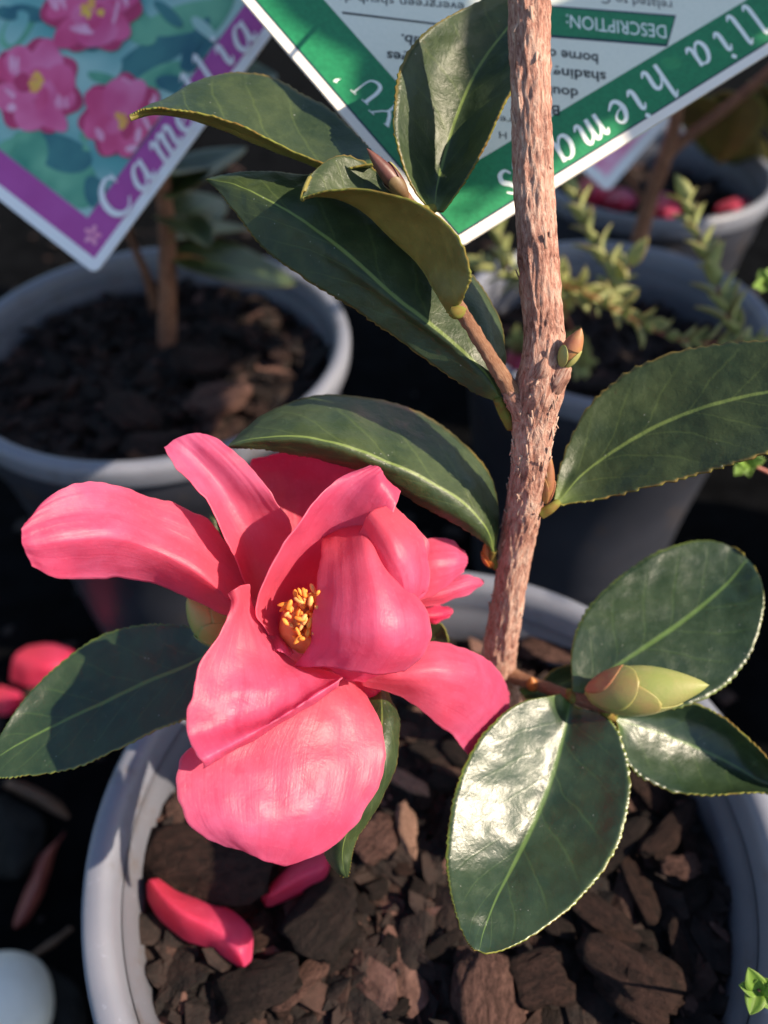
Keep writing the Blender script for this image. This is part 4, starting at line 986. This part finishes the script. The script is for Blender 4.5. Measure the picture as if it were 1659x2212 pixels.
# --- green tag seen from its back, hanging upside down
pl = Plane((987, 537, 179), (524.5, 0, 193), (1659, 116, 203))
gt = thing('plant_tag', tuple(pl.pt(.06, .06)), 'white plastic plant tag with green lettered border, hanging upside down behind the stem', 'plant tag')
SA, SB = .125, .125
board(pl, SA, SB, M['tag_white'], gt)
mean = lambda *v: sum(v)/len(v)
bo = mean(pl.ab(550.5, 0)[1], pl.ab(852, 340)[1]); bi = mean(pl.ab(708.5, 0)[1], pl.ab(860.5, 192)[1])
ao = mean(pl.ab(1195.5, 388)[0], pl.ab(1659, 80)[0]); ai = mean(pl.ab(1191.5, 280)[0], pl.ab(1571, 0)[0])
poly_ab('border_line', pl, [(ao-.0004, bo-.0004), (SA-.004, bo-.0004), (SA-.004, SB-.004), (ao-.0004, SB-.004)], .00004, M['ink_navy'], gt)
poly_ab('green_border', pl, [(ao, bo), (SA-.0045, bo), (SA-.0045, SB-.0045), (ao, SB-.0045)], .00008, M['tag_green'], gt)
poly_ab('panel', pl, [(ai, bi), (SA-.02, bi), (SA-.02, SB-.02), (ai, SB-.02)], .00012, M['tag_panel'], gt)
rd = (-212, 138); upd = (40, 61)
for ch, u, v in (('l', 1631, 42), ('l', 1597, 64), ('i', 1560, 90), ('a', 1509, 118), ('h', 1424, 181), ('i', 1374, 216), ('e', 1335, 243), ('m', 1277, 281), ('a', 1214, 322), ('l', 1158, 352), ('i', 1128, 372), ('s', 1098, 395)):
    letter(pl, ch, u, v, rd, upd, 11.6, M['ink_white'], gt, shear=.08, h=.00014)
for ch, u, v in (("'", 744, 163), ('U', 796, 196), ('Y', 838, 242)):
    letter(pl, ch, u, v, (-94, -80), (-60, 60), 7.6, M['ink_white'], gt, h=.00014)
# description box
def quad_px(name, pts, h, mat):
    return oriented(name, [pl.px(*p)+pl.n*h for p in pts], [tuple(range(len(pts)))], mat, gt, pl)
quad_px('box_line', [(1460, 34), (1441, 102), (600, 0), (620, -62), (1200, 10)][:2]+[(1190, 82), (1100, 68), (1105, 2), (1200, 14)], .00016, M['ink_navy'])
quad_px('description_box', [(1457, 38), (1439, 97), (1190, 77), (1100, 64), (1104, 6), (1200, 18)], .00020, M['tag_green'])
quad_px('rule_line', [(738, 26), (740, 31), (950, 56), (1100, 70), (1100, 66), (950, 52)], .00016, M['ink'])
text_line(pl, 'DESCRIPTION:', (1437, 57), (1222, 33), (-3, 28), 28, M['ink_white'], gt, h=.00026)
upx = (-3, 22)
text_line(pl, 'related to C. sasanqua', (1450, 4), (1170, -26), upx, 20, M['ink'], gt, h=.00018)
text_line(pl, 'evergreen shrub dense', (1002, 8), (680, -18), upx, 20, M['ink'], gt, h=.00018)
text_line(pl, 'borne on open', (1291, 119), (1090, 96), upx, 21, M['ink'], gt, h=.00018, bold=.018)
text_line(pl, 'shrub.', (960, 90), (867, 75), upx, 21, M['ink'], gt, h=.00018, bold=.018)
text_line(pl, 'shading to', (1308, 158), (1150, 143), upx, 21, M['ink'], gt, h=.00018, bold=.018)
text_line(pl, 'pink edges', (990, 128), (836, 112), upx, 21, M['ink'], gt, h=.00018, bold=.018)
text_line(pl, 'double', (1248, 194), (1150, 184), upx, 21, M['ink'], gt, h=.00018, bold=.018)
text_line(pl, 'Bears', (1208, 230), (1130, 222), upx, 21, M['ink'], gt, h=.00018, bold=.018)
text_line(pl, 'rare', (1130, 258), (1080, 252), upx, 15, M['ink'], gt, h=.00018)
text_line(pl, 'in. H', (1128, 290), (1078, 285), upx, 15, M['ink'], gt, h=.00018)
# loop strap from the tag's upper corner round the stem above
sp = pl.pt(SA*.93, SB*.93)
tube_obj('strap', [sp, (sp+P(1130, -330, 146))/2+np.array([0, .002, -.004]), P(1132, -330, 141)], [.0005]*3, M['tag_white'], gt, 8, 8)

# --- picture tag with flowers
pl2 = Plane((205, 592, 262), (0, 432, 264), (585, 75, 262))
pt_ = thing('plant_tag', tuple(pl2.pt(.05, .05)), 'plant tag with purple border and printed pink flowers, hanging over the pot behind the flower', 'plant tag')
board(pl2, .118, .118, M['tag_blue_white'], pt_)
b_o = pl2.ab(0, 402)[0], mean(pl2.ab(202, 556)[0], pl2.ab(572, 60)[0])
ao2 = mean(pl2.ab(202, 556)[1], pl2.ab(0, 400)[1]); bo2 = mean(pl2.ab(202, 556)[0], pl2.ab(572, 62)[0])
ai2 = mean(pl2.ab(192, 470)[1], pl2.ab(0, 326)[1]); bi2 = mean(pl2.ab(192, 470)[0], pl2.ab(516, 24)[0])
top2 = pl2.ab(0, 70)[0]
# 'a' axis runs up-left, 'b' axis up-right
poly_ab('purple_border', pl2, [(bo2, ao2), (.113, ao2), (.113, .113), (bo2, .113)], .00005, M['tag_purple'], pt_)
poly_ab('picture', pl2, [(bi2, ai2), (.113, ai2), (.113, .113), (bi2, .113)], .00010, M['print_sky'], pt_)
A_top = min(.112, mean(pl2.ab(0, 75)[0], pl2.ab(50, 0)[0]))
def blob(name, u, v, rx, ry, rot, h, mat, lobes=0, amp=0.0, n=40, ph=0.0, cut=None):
    V = []
    for i in range(n):
        t = 2*math.pi*i/n; k = 1+amp*math.cos(lobes*t+ph)+.03*math.sin(3*t+ph*2); x, y = rx*k*math.cos(t), ry*k*math.sin(t)
        x, y = x*math.cos(rot)-y*math.sin(rot), x*math.sin(rot)+y*math.cos(rot)
        p = pl2.px(u+x, v+y)
        a, b = pl2.Minv @ (p-pl2.K); a = min(max(a, bi2+.0002 if name != 'emblem' else a), .1125); b = min(max(b, ai2+.0002 if name != 'emblem' else b), .1125)
        V.append(pl2.pt(a, b, h))
    c = np.mean(V, 0); V.append(c)
    return oriented(name, V, [(i, (i+1) % n, n) for i in range(n)], mat, pt_, pl2)
br = random.Random(9); hh = .00013
for q, (u, v, rx, ry, rot, m_) in enumerate([(330, 120, 90, 36, -.5, 'print_dark'), (430, 95, 80, 30, .5, 'print_dark'), (400, 40, 100, 30, -.2, 'print_leaf'), (100, 400, 90, 40, .5, 'print_leaf'), (165, 395, 60, 45, .8, 'print_leaf'), (130, 330, 70, 40, .2, 'print_dark'),
          (60, 330, 40, 60, .3, 'print_leaf'), (40, 60, 50, 30, -.8, 'print_leaf'), (350, 165, 60, 24, -.3, 'print_leaf'), (470, 25, 70, 22, -1.0, 'print_leaf'), (300, 60, 50, 30, .6, 'print_leaf'), (210, 420, 40, 26, .9, 'print_dark'), (380, 185, 40, 22, .2, 'print_dark'), (60, 30, 40, 20, .2, 'print_dark')]):
    blob('printed_leaf', u, v, rx, ry, rot, hh+q*.000012, M[m_], 2, .12, ph=q)
for q in range(26):
    u, v = br.uniform(10, 520), br.uniform(5, 420)
    blob('printed_leaf', u, v, br.uniform(24, 52), br.uniform(9, 17), br.uniform(-1.2, 1.2), hh+.00018+q*.000004, M[br.choice(['print_leaf', 'print_dark', 'print_sky'])], 2, .2, 24, q)
hf = .00046
for q, (u, v, r0, ph) in enumerate([(78, 190, 106, .4), (266, 256, 96, 1.4), (200, 8, 114, 2.3)]):
    blob('printed_flower', u, v, r0*.92, r0*.90, ph, hf+q*.00012, M['print_deep'], 7, .10, 90, ph)
    for l_ in range(8):
        t = l_*2*math.pi/8+ph+br.uniform(-.2, .2); k_ = br.uniform(.50, .68)
        blob('printed_petal', u+k_*r0*math.cos(t), v+k_*r0*math.sin(t), r0*br.uniform(.30, .42), r0*br.uniform(.24, .36), t+br.uniform(-.5, .5), hf+q*.00012+.00002+l_*.000004, M[br.choice(['print_pink', 'print_pink', 'print_rose'])], br.choice([2, 3]), .12, 30, l_*1.3)
    for l_ in range(7):
        t = br.uniform(0, 6.28); k_ = br.uniform(.45, .85)
        blob('printed_highlight', u+k_*r0*math.cos(t), v+k_*r0*math.sin(t), r0*br.uniform(.10, .22), r0*br.uniform(.04, .08), t+br.uniform(.8, 2), hf+q*.00012+.000056+l_*.000003, M['print_pale'], 2, .25, 24, l_)
    for l_ in range(5):
        t = l_*1.26+br.uniform(-.3, .3)
        blob('printed_petal', u+.26*r0*math.cos(t), v+.26*r0*math.sin(t), r0*.24, r0*.16, t+.8, hf+q*.00012+.00008+l_*.000003, M[br.choice(['print_deep', 'print_pink', 'print_rose'])], 2, .15, 24, l_)
    for l_ in range(12):
        t = br.uniform(0, 6.28); k_ = br.random()**.6; rx_, ry_ = (r0*.12, r0*.20) if q < 2 else (r0*.20, r0*.34)
        blob('printed_centre', u+rx_*k_*math.cos(t), v+(4 if q else -6)+ry_*k_*math.sin(t), r0*br.uniform(.05, .09), r0*br.uniform(.04, .08), t, hf+q*.00012+.000098+l_*.0000015, M['print_yellow'], 3, .15, 16, l_)
rd2 = (276, -348); up2 = (-348, -276)
for ch, u, v in (('C', 250, 428), ('a', 310, 378), ('m', 360, 312), ('e', 400, 260), ('l', 420, 196), ('l', 447, 156), ('i', 487, 122), ('a', 528, 80)):
    letter(pl2, ch, u, v, rd2, up2, 14.5 if ch != 'C' else 14.5, M['tag_blue_white'], pt_, shear=.18, h=.0009)
for l_ in range(5):
    t = l_*1.2566; blob('emblem', 200+11*math.cos(t), 508+14*math.sin(t), 8, 6, t, .0001+l_*.00001, M['print_pale'], 2, .1, 16)
# --- far pink cornered tag
pl3 = Plane((1312, 414, 400), (1248, 358, 400), (1448, 258, 400))
t3 = thing('plant_tag', tuple(pl3.pt(.04, .04)), 'corner of a pink tag with white edge beside the forked background stem', 'plant tag')
board(pl3, .10, .10, M['tag_blue_white'], t3)
poly_ab('pink_face', pl3, [(.005, .005), (.095, .005), (.095, .095), (.005, .095)], .0001, M['print_pale'], t3)

# ------------------------------------------------------------------ background plants
def bg_leaf(parent, base, tip, wid, mats, seed, droop=.006, nm='leaf'):
    base, tip = np.asarray(base, float), np.asarray(tip, float); ax = tip-base; L = np.linalg.norm(ax); ax /= L
    side = np.cross(ax, np.array([0, 0, 1.0])); side /= max(np.linalg.norm(side), 1e-6); nrm = np.cross(side, ax)
    nr, nc = 26, 9; V = []
    r = random.Random(seed); roll = r.uniform(-.5, .5); side2 = side*math.cos(roll)+nrm*math.sin(roll); nrm2 = np.cross(side2, ax)
    for i in range(nr):
        s = i/(nr-1); w_ = wid*.5*math.sin(math.pi*min(.999, s)**.8)**.75+1e-5
        for j in range(nc):
            x = j/(nc-1)*2-1
            V.append(base+ax*L*s+side2*w_*x+nrm2*(abs(x)*w_*.25-droop*s*s))
    uv = [(j/(nc-1), i/(nr-1)) for i in range(nr) for j in range(nc)]
    f = grid_faces(nr, nc)
    if nrm2[2] < 0: f = [q[::-1] for q in f]
    o = obj(nm, V, f, mats, parent, uv); solid(o, .0003, 1 if len(mats) > 1 else 0); return o
# plant in the pot behind the flower
base = on_z(358, 742, RIMZ-.016)
bp = thing('camellia_plant', tuple(base), 'blurred young camellia with thin brown stems in the pot behind the flower', 'plant')
def zray(u, v, y): r = ray(u, v); return CAM+r*((y-CAM[1])/r[1])
tube_obj('stem', [base-np.array([0, 0, .004]), zray(362, 600, base[1]+.002), zray(360, 480, base[1]+.004), zray(352, 400, base[1]+.006), zray(345, 200, base[1]+.01), zray(350, -200, base[1]+.02)], [.0045, .0038, .0034, .0032, .003, .0025], M['twig_dim'], bp, 14)
tube_obj('stem', [on_z(335, 680, RIMZ-.017), zray(318, 600, base[1]+.02), zray(285, 520, base[1]+.022), zray(250, 400, base[1]+.025)], [.0022, .0019, .0016, .0012], M['twig_dim'], bp, 10)
BL = [M['leaf'], M['leaf_under']]
yb = base[1]
for q, (b0, b1, wd) in enumerate([(((368, 560), yb), ((650, 590), yb+.03), .030), (((365, 500), yb), ((480, 400), yb+.05), .026), (((360, 430), yb), ((520, 290), yb+.04), .03), (((360, 470), yb), ((450, 500), yb-.02), .024), (((355, 380), yb), ((430, 330), yb+.06), .03),
                                   (((350, 200), yb), ((600, 130), yb+.03), .034), (((350, 100), yb), ((150, -50), yb+.04), .034), (((350, 0), yb), ((620, -100), yb), .034), (((348, 250), yb), ((200, 330), yb+.08), .03), (((360, 520), yb), ((560, 470), yb+.07), .028)]):
    bg_leaf(bp, zray(*b0[0], b0[1]), zray(*b1[0], b1[1]), wd, BL, q+3)
yl = bg_leaf(bp, zray(375, 560, yb), zray(440, 535, yb+.01), .010, [M['bud_tan']], 5); yl['label'] = 'small yellowing leaf'
# forked stem plant in the sprig pot
base = on_z(1352, 600, RIMZ-.022)
fp = thing('young_shrub', tuple(base), 'forked brown stem rising behind the sprigs, blurred, bare but for few leaves', 'plant')
yf = base[1]
tube_obj('stem', [base-np.array([0, 0, .006]), zray(1375, 540, yf), zray(1405, 430, yf), zray(1440, 330, yf-.002), zray(1462, 240, yf-.004), zray(1475, 60, yf-.01), zray(1480, -250, yf-.02)], [.0042, .004, .0037, .0034, .0028, .0024, .002], M['twig_dim'], fp, 12)
tube_obj('stem', [zray(1440, 335, yf-.002), zray(1480, 300, yf-.003), zray(1560, 240, yf-.006), zray(1650, 165, yf-.01), zray(1800, 20, yf-.02)], [.003, .0026, .0024, .0022, .0018], M['twig_dim'], fp, 12)
tube_obj('stem', [zray(1405, 440, yf), zray(1380, 420, yf+.004), zray(1350, 370, yf+.008)], [.0018, .0014, .001], M['twig_dim'], fp, 8)
for q, (b0, b1, wd) in enumerate([(((1600, 200), yf), ((1560, 330), yf+.07), .03), (((1640, 180), yf), ((1720, 330), yf+.08), .03), (((1480, 200), yf), ((1640, 420), yf+.20), .04)]):
    bg_leaf(fp, zray(*b0[0], b0[1]), zray(*b1[0], b1[1]), wd, BL, q+40)

# unseen camellia added on the right, crown shaped to shade tags and back pots
sc_ = (0.38, 0.235)
pot(sc_, RU, 'unseen grey plastic pot of the tall leafy camellia added for shade')
potting_mix(sc_, RU*.868, SZ, 300, 'dark potting mix in the unseen pot of the camellia added for shade', 15)
tp = thing('camellia_plant', (sc_[0], sc_[1], SZ), 'unseen tall leafy camellia added to shade the tags and back pots', 'plant')
tube_obj('trunk', [(sc_[0], sc_[1], SZ-.006), (sc_[0]+.004, sc_[1], .32), (sc_[0]-.006, sc_[1]+.004, .48), (sc_[0], sc_[1], .80)], [.006, .0052, .0042, .002], M['twig_dim'], tp, 12)
tr_ = random.Random(77)
for q in range(26):
    z0 = .38+.0165*q; a = q*2.4; ln = .18-.001*q; st0 = np.array([sc_[0], sc_[1], z0]); en = st0+np.array([math.cos(a)*ln*.8, math.sin(a)*ln, .05])
    tube_obj('branch', [st0, (st0+en)/2+np.array([0, 0, .006]), en], [.002, .0016, .001], M['twig_dim'], tp, 8)
    for e in range(13):
        s_ = (e+1)/13; b0 = st0*(1-s_)+en*s_; aa = a+(1.0 if e % 2 else -1.0)+tr_.uniform(-.4, .4)
        b1 = b0+np.array([math.cos(aa)*.060, math.sin(aa)*.060, tr_.uniform(-.015, .03)])
        gap = ((b0+b1)/2)[2]-.878*(((b0+b1)/2)[0]-.09)  # leaves left out along this band let sun through to the sprigs
        if min(b0[1]+.306*b0[0], b1[1]+.306*b1[0]) > .198 and not .185 < gap < .30: bg_leaf(tp, b0, b1, .042, BL, q*20+e)
# small leaved sprigs
def small_leaf_mesh(mat, nm, wide=.25):
    nr, nc = 11, 5; V = []
    for i in range(nr):
        s = i/(nr-1); w_ = wide*math.sin(math.pi*min(.999, s)**.75)**.8+.004
        for j in range(nc):
            x = j/(nc-1)*2-1; V.append((s, w_*x, .10*abs(x)*w_/.2-.14*(s-.4)**2))
    me = bpy.data.meshes.new(nm); me.from_pydata(V, [], grid_faces(nr, nc)); me.materials.append(mat)
    me.polygons.foreach_set('use_smooth', [True]*len(me.polygons)); l = me.uv_layers.new()
    idx = np.empty(len(me.loops), int); me.loops.foreach_get('vertex_index', idx)
    uv = np.array([(j/(nc-1), i/(nr-1)) for i in range(nr) for j in range(nc)]); l.data.foreach_set('uv', uv[idx].ravel()); return me
SPL = small_leaf_mesh(M['sprig_leaf'], 'small_leaf'); SPB = small_leaf_mesh(M['sprout_leaf'], 'sprout_leaf', .40)
from mathutils import Matrix
def put_leaf(me, parent, pos, direc, nrm, L, name='leaf'):
    d = Vector(direc).normalized(); n = Vector(nrm); n = (n-d*n.dot(d)).normalized(); y = n.cross(d)
    o = bpy.data.objects.new(name, me); COL.objects.link(o); o.parent = parent
    m = Matrix((d, y, n)).transposed().to_4x4(); m = Matrix.Translation(Vector(pos)-Vector(world_origin(parent))) @ m @ Matrix.Scale(L, 4)
    o.matrix_basis = m; 
    s = o.modifiers.new('thickness', 'SOLIDIFY'); s.thickness = .035; return o
def sprig(parent, pts, r0, r1, spacing, size, me, seed, start=0.0, stem_mat='sprig_stem'):
    W = np.array([P(*q) for q in pts]); n = len(pts)
    tube_obj('stem', W, list(np.linspace(r0, r1, n)*.001), M[stem_mat], parent, 8, 8)
    c = cr_arc(W, 200); L = np.r_[0, np.cumsum(np.linalg.norm(np.diff(c, axis=0), axis=1))]; r = random.Random(seed)
    s = start*L[-1]; k = 0
    while s < L[-1]:
        i = min(198, int(np.searchsorted(L, s))); t = c[i+1]-c[i]; t /= np.linalg.norm(t)
        x = np.cross(t, np.array([.3, .2, 1.0])); x /= np.linalg.norm(x); y = np.cross(t, x); ph = k*1.57+r.uniform(-.4, .4)
        taper = 1-.35*s/L[-1]
        for sg in (0, math.pi):
            if r.random() < .10: continue
            d = x*math.cos(ph+sg)+y*math.sin(ph+sg); dr = d*.75+t*.75+np.array([0, 0, .25]); 
            put_leaf(me, parent, c[i]+d*.0004, dr, t*.9-d*.3+np.array([.1, -.1, .35]), size*.001*taper*r.uniform(.75, 1.2))
        s += spacing*.001*r.uniform(.8, 1.2); k += 1
    put_leaf(me, parent, c[-1], t, x, size*.0009)
sb = on_z(1250, 740, RIMZ-.024)
shrub = thing('small_leaved_shrub', tuple(sb), 'small shrub of reddish stems with tiny yellowish leaves, growing behind the thick stem', 'plant')
d0 = float(np.dot(sb-CAM, FW)*1000)
SPR = [([(1250, 740, d0), (1225, 690, d0-30), (1205, 620, d0-60), (1240, 625, d0-72), (1300, 650, d0-80), (1370, 692, d0-86), (1450, 728, d0-90), (1540, 742, d0-92), (1630, 738, d0-92)], .22, 2),
       ([(1300, 660, d0-78), (1330, 620, d0-70), (1305, 565, d0-66), (1270, 500, d0-64), (1238, 425, d0-62)], .1, 3),
       ([(1600, 738, d0-92), (1575, 690, d0-92), (1545, 610, d0-90), (1512, 520, d0-88), (1483, 440, d0-86)], .05, 4),
       ([(1208, 640, d0-55), (1150, 610, d0-50), (1100, 600, d0-46), (1050, 580, d0-44)], .1, 5),
       ([(1100, 600, d0-46), (1088, 560, d0-44), (1075, 500, d0-42)], .2, 6),
       ([(1330, 620, d0-70), (1350, 585, d0-74), (1362, 575, d0-76)], .1, 7),
       ([(1240, 730, d0-20), (1250, 770, d0-40), (1262, 790, d0-52)], .1, 8),
       ([(1130, 790, d0-10), (1120, 770, d0-18), (1118, 740, d0-26)], .1, 9)]
for pts, st, sd_ in SPR: sprig(shrub, pts, .75, .42, 4.6, 13.5, SPL, sd_, st)
# bright sprouts reaching in from the right
def sprout(pts, foot, label, seed, size, cnt):
    t = thing('sprout_tip', tuple(foot), label, 'sprout'); W = [foot]+[P(*q) for q in pts]
    tube_obj('stem', W, [.0007]+[.0006]*(len(pts)-1)+[.0003], M['sprig_stem'], t, 8, 8)
    tip = W[-1]; r = random.Random(seed); dcam = (CAM-tip)/np.linalg.norm(CAM-tip)
    for q in range(cnt):
        a = q*2.4+seed; d = RT*math.cos(a)+UP*math.sin(a); put_leaf(SPB, t, tip+d*.0003-dcam*.0006*q/cnt, d*.9+dcam*(.25+.35*(q % 3)), dcam-d*.3, size*.001*(1-.07*q))
    return t
sprout([(1720, 2190, 196), (1680, 2160, 180), (1638, 2138, 172)], on_z(1760, 2190, .0), 'bright green sprout tip over the pot wall by the big bark lump', 2, 5.4, 7)
sprout([(1740, 1120, 235), (1690, 1040, 230), (1612, 998, 226)], on_z(1740, 1200, .0), 'yellow-green sprout peeping out below the broad right leaf', 4, 5.0, 6)
sprout([(1740, 760, 262), (1700, 660, 262), (1652, 612, 262)], on_z(1740, 900, .0), 'small green sprout tip above the broad right leaf', 1, 5.5, 5)

# ------------------------------------------------------------------ ground litter
def litter(name, rows, mats, label, cat='dead leaf', **kw):
    a = dict(nr=40, nc=14, wrinkle=(.0012, 60), th=.0004, seed=rng.random()*30); a.update(kw)
    o = sheet(name, netz(rows), mats, None, **a)
    V = np.array([v.co for v in o.data.vertices]); c = V.mean(0); c[2] = V[:, 2].min(); o.data.vertices.foreach_set('co', (V-c).ravel()); o.location = c
    return tag(o, label, cat)
litter('dead_leaf', [[(140, 1795, .003), (138, 1800, .005), (136, 1806, .003)], [(118, 1850, .002), (100, 1848, .008), (84, 1850, .003)], [(95, 1920, .002), (78, 1915, .009), (60, 1912, .003)], [(62, 1985, .002), (48, 1980, .006), (38, 1975, .003)], [(35, 2005, .002), (33, 2004, .003), (31, 2003, .002)]], [M['dry_leaf']], 'narrow dry red leaf on the dark ground left of the pot')
litter('dead_leaf', [[(10, 1700, .002), (14, 1690, .006), (20, 1682, .003)], [(60, 1728, .002), (70, 1715, .009), (80, 1700, .003)], [(110, 1755, .002), (120, 1745, .008), (130, 1735, .003)], [(145, 1768, .002), (147, 1766, .003), (149, 1763, .002)]], [M['dry_brown']], 'curled reddish brown leaf above the narrow dry red leaf')
litter('dead_leaf', [[(-30, 1740, .003), (-10, 1720, .006), (10, 1715, .003)], [(-20, 1830, .002), (30, 1800, .010), (90, 1760, .003)], [(-10, 1890, .002), (40, 1860, .010), (95, 1830, .003)], [(20, 1900, .002), (40, 1895, .004), (60, 1885, .002)]], [M['dead_dark']], 'broad blackened leaf lying behind the narrow dry red leaf')
litter('dead_leaf', [[(75, 2110, .002), (85, 2090, .008), (100, 2075, .003)], [(80, 2200, .002), (120, 2170, .012), (165, 2130, .003)], [(110, 2260, .002), (150, 2220, .011), (185, 2190, .003)], [(160, 2270, .002), (170, 2262, .003), (180, 2255, .002)]], [M['dead_dark']], 'blackened leaf between the pale stone and the pot')
litter('dead_leaf', [[(65, 2060, .003), (70, 2066, .006), (78, 2070, .003)], [(105, 2030, .003), (112, 2038, .008), (120, 2044, .003)], [(150, 2000, .003), (155, 2004, .005), (160, 2008, .003)]], [M['dry_brown']], 'pale brown leaf scrap above the blackened leaf by the stone')
p = on_z(-18, 2185, .015); bm = bmesh.new(); bmesh.ops.create_icosphere(bm, subdivisions=4, radius=1)
V = [np.array(v.co)*np.array([.022, .021, .016])*(1+.07*nz(np.array(v.co), 1.1, 4)+.012*nz(np.array(v.co), 5, 4))+np.array([0, 0, .0145]) for v in bm.verts]; F = [tuple(v.index for v in f.verts) for f in bm.faces]; bm.free()
o = obj('pale_stone', V, F, M['stone']); o.location = (p[0], p[1], 0); tag(o, 'smooth rounded pale stone on the ground beside the pot', 'stone')
gr = random.Random(31)
gv, gf = [], []
protos = [chip_mesh(600+q, gr.uniform(.25, .5), gr.uniform(1.2, 2.8), 1, .4) for q in range(6)]
for q in range(900):
    pv, pf = protos[q % 6]; x0 = gr.uniform(-.45, .6); y0 = gr.uniform(-.12, .9); s = gr.uniform(.002, .010)*gr.random()+.0012; an = gr.random()*6.28
    x = pv[:, 0]*math.cos(an)-pv[:, 1]*math.sin(an); y = pv[:, 0]*math.sin(an)+pv[:, 1]*math.cos(an); b = len(gv)
    gv += list(zip(x0+x*s, y0+y*s, .0012+pv[:, 2]*s)); gf += [tuple(i+b for i in f) for f in pf]
o = obj('ground_litter', gv, gf, [M['chip_dark'], M['chip_brown']], smooth=False, fmat=[0 if (i//80) % 4 else 1 for i in range(len(gf))]); tag(o, 'scattered dark bark crumbs on the ground between pots', 'litter', kind='stuff')
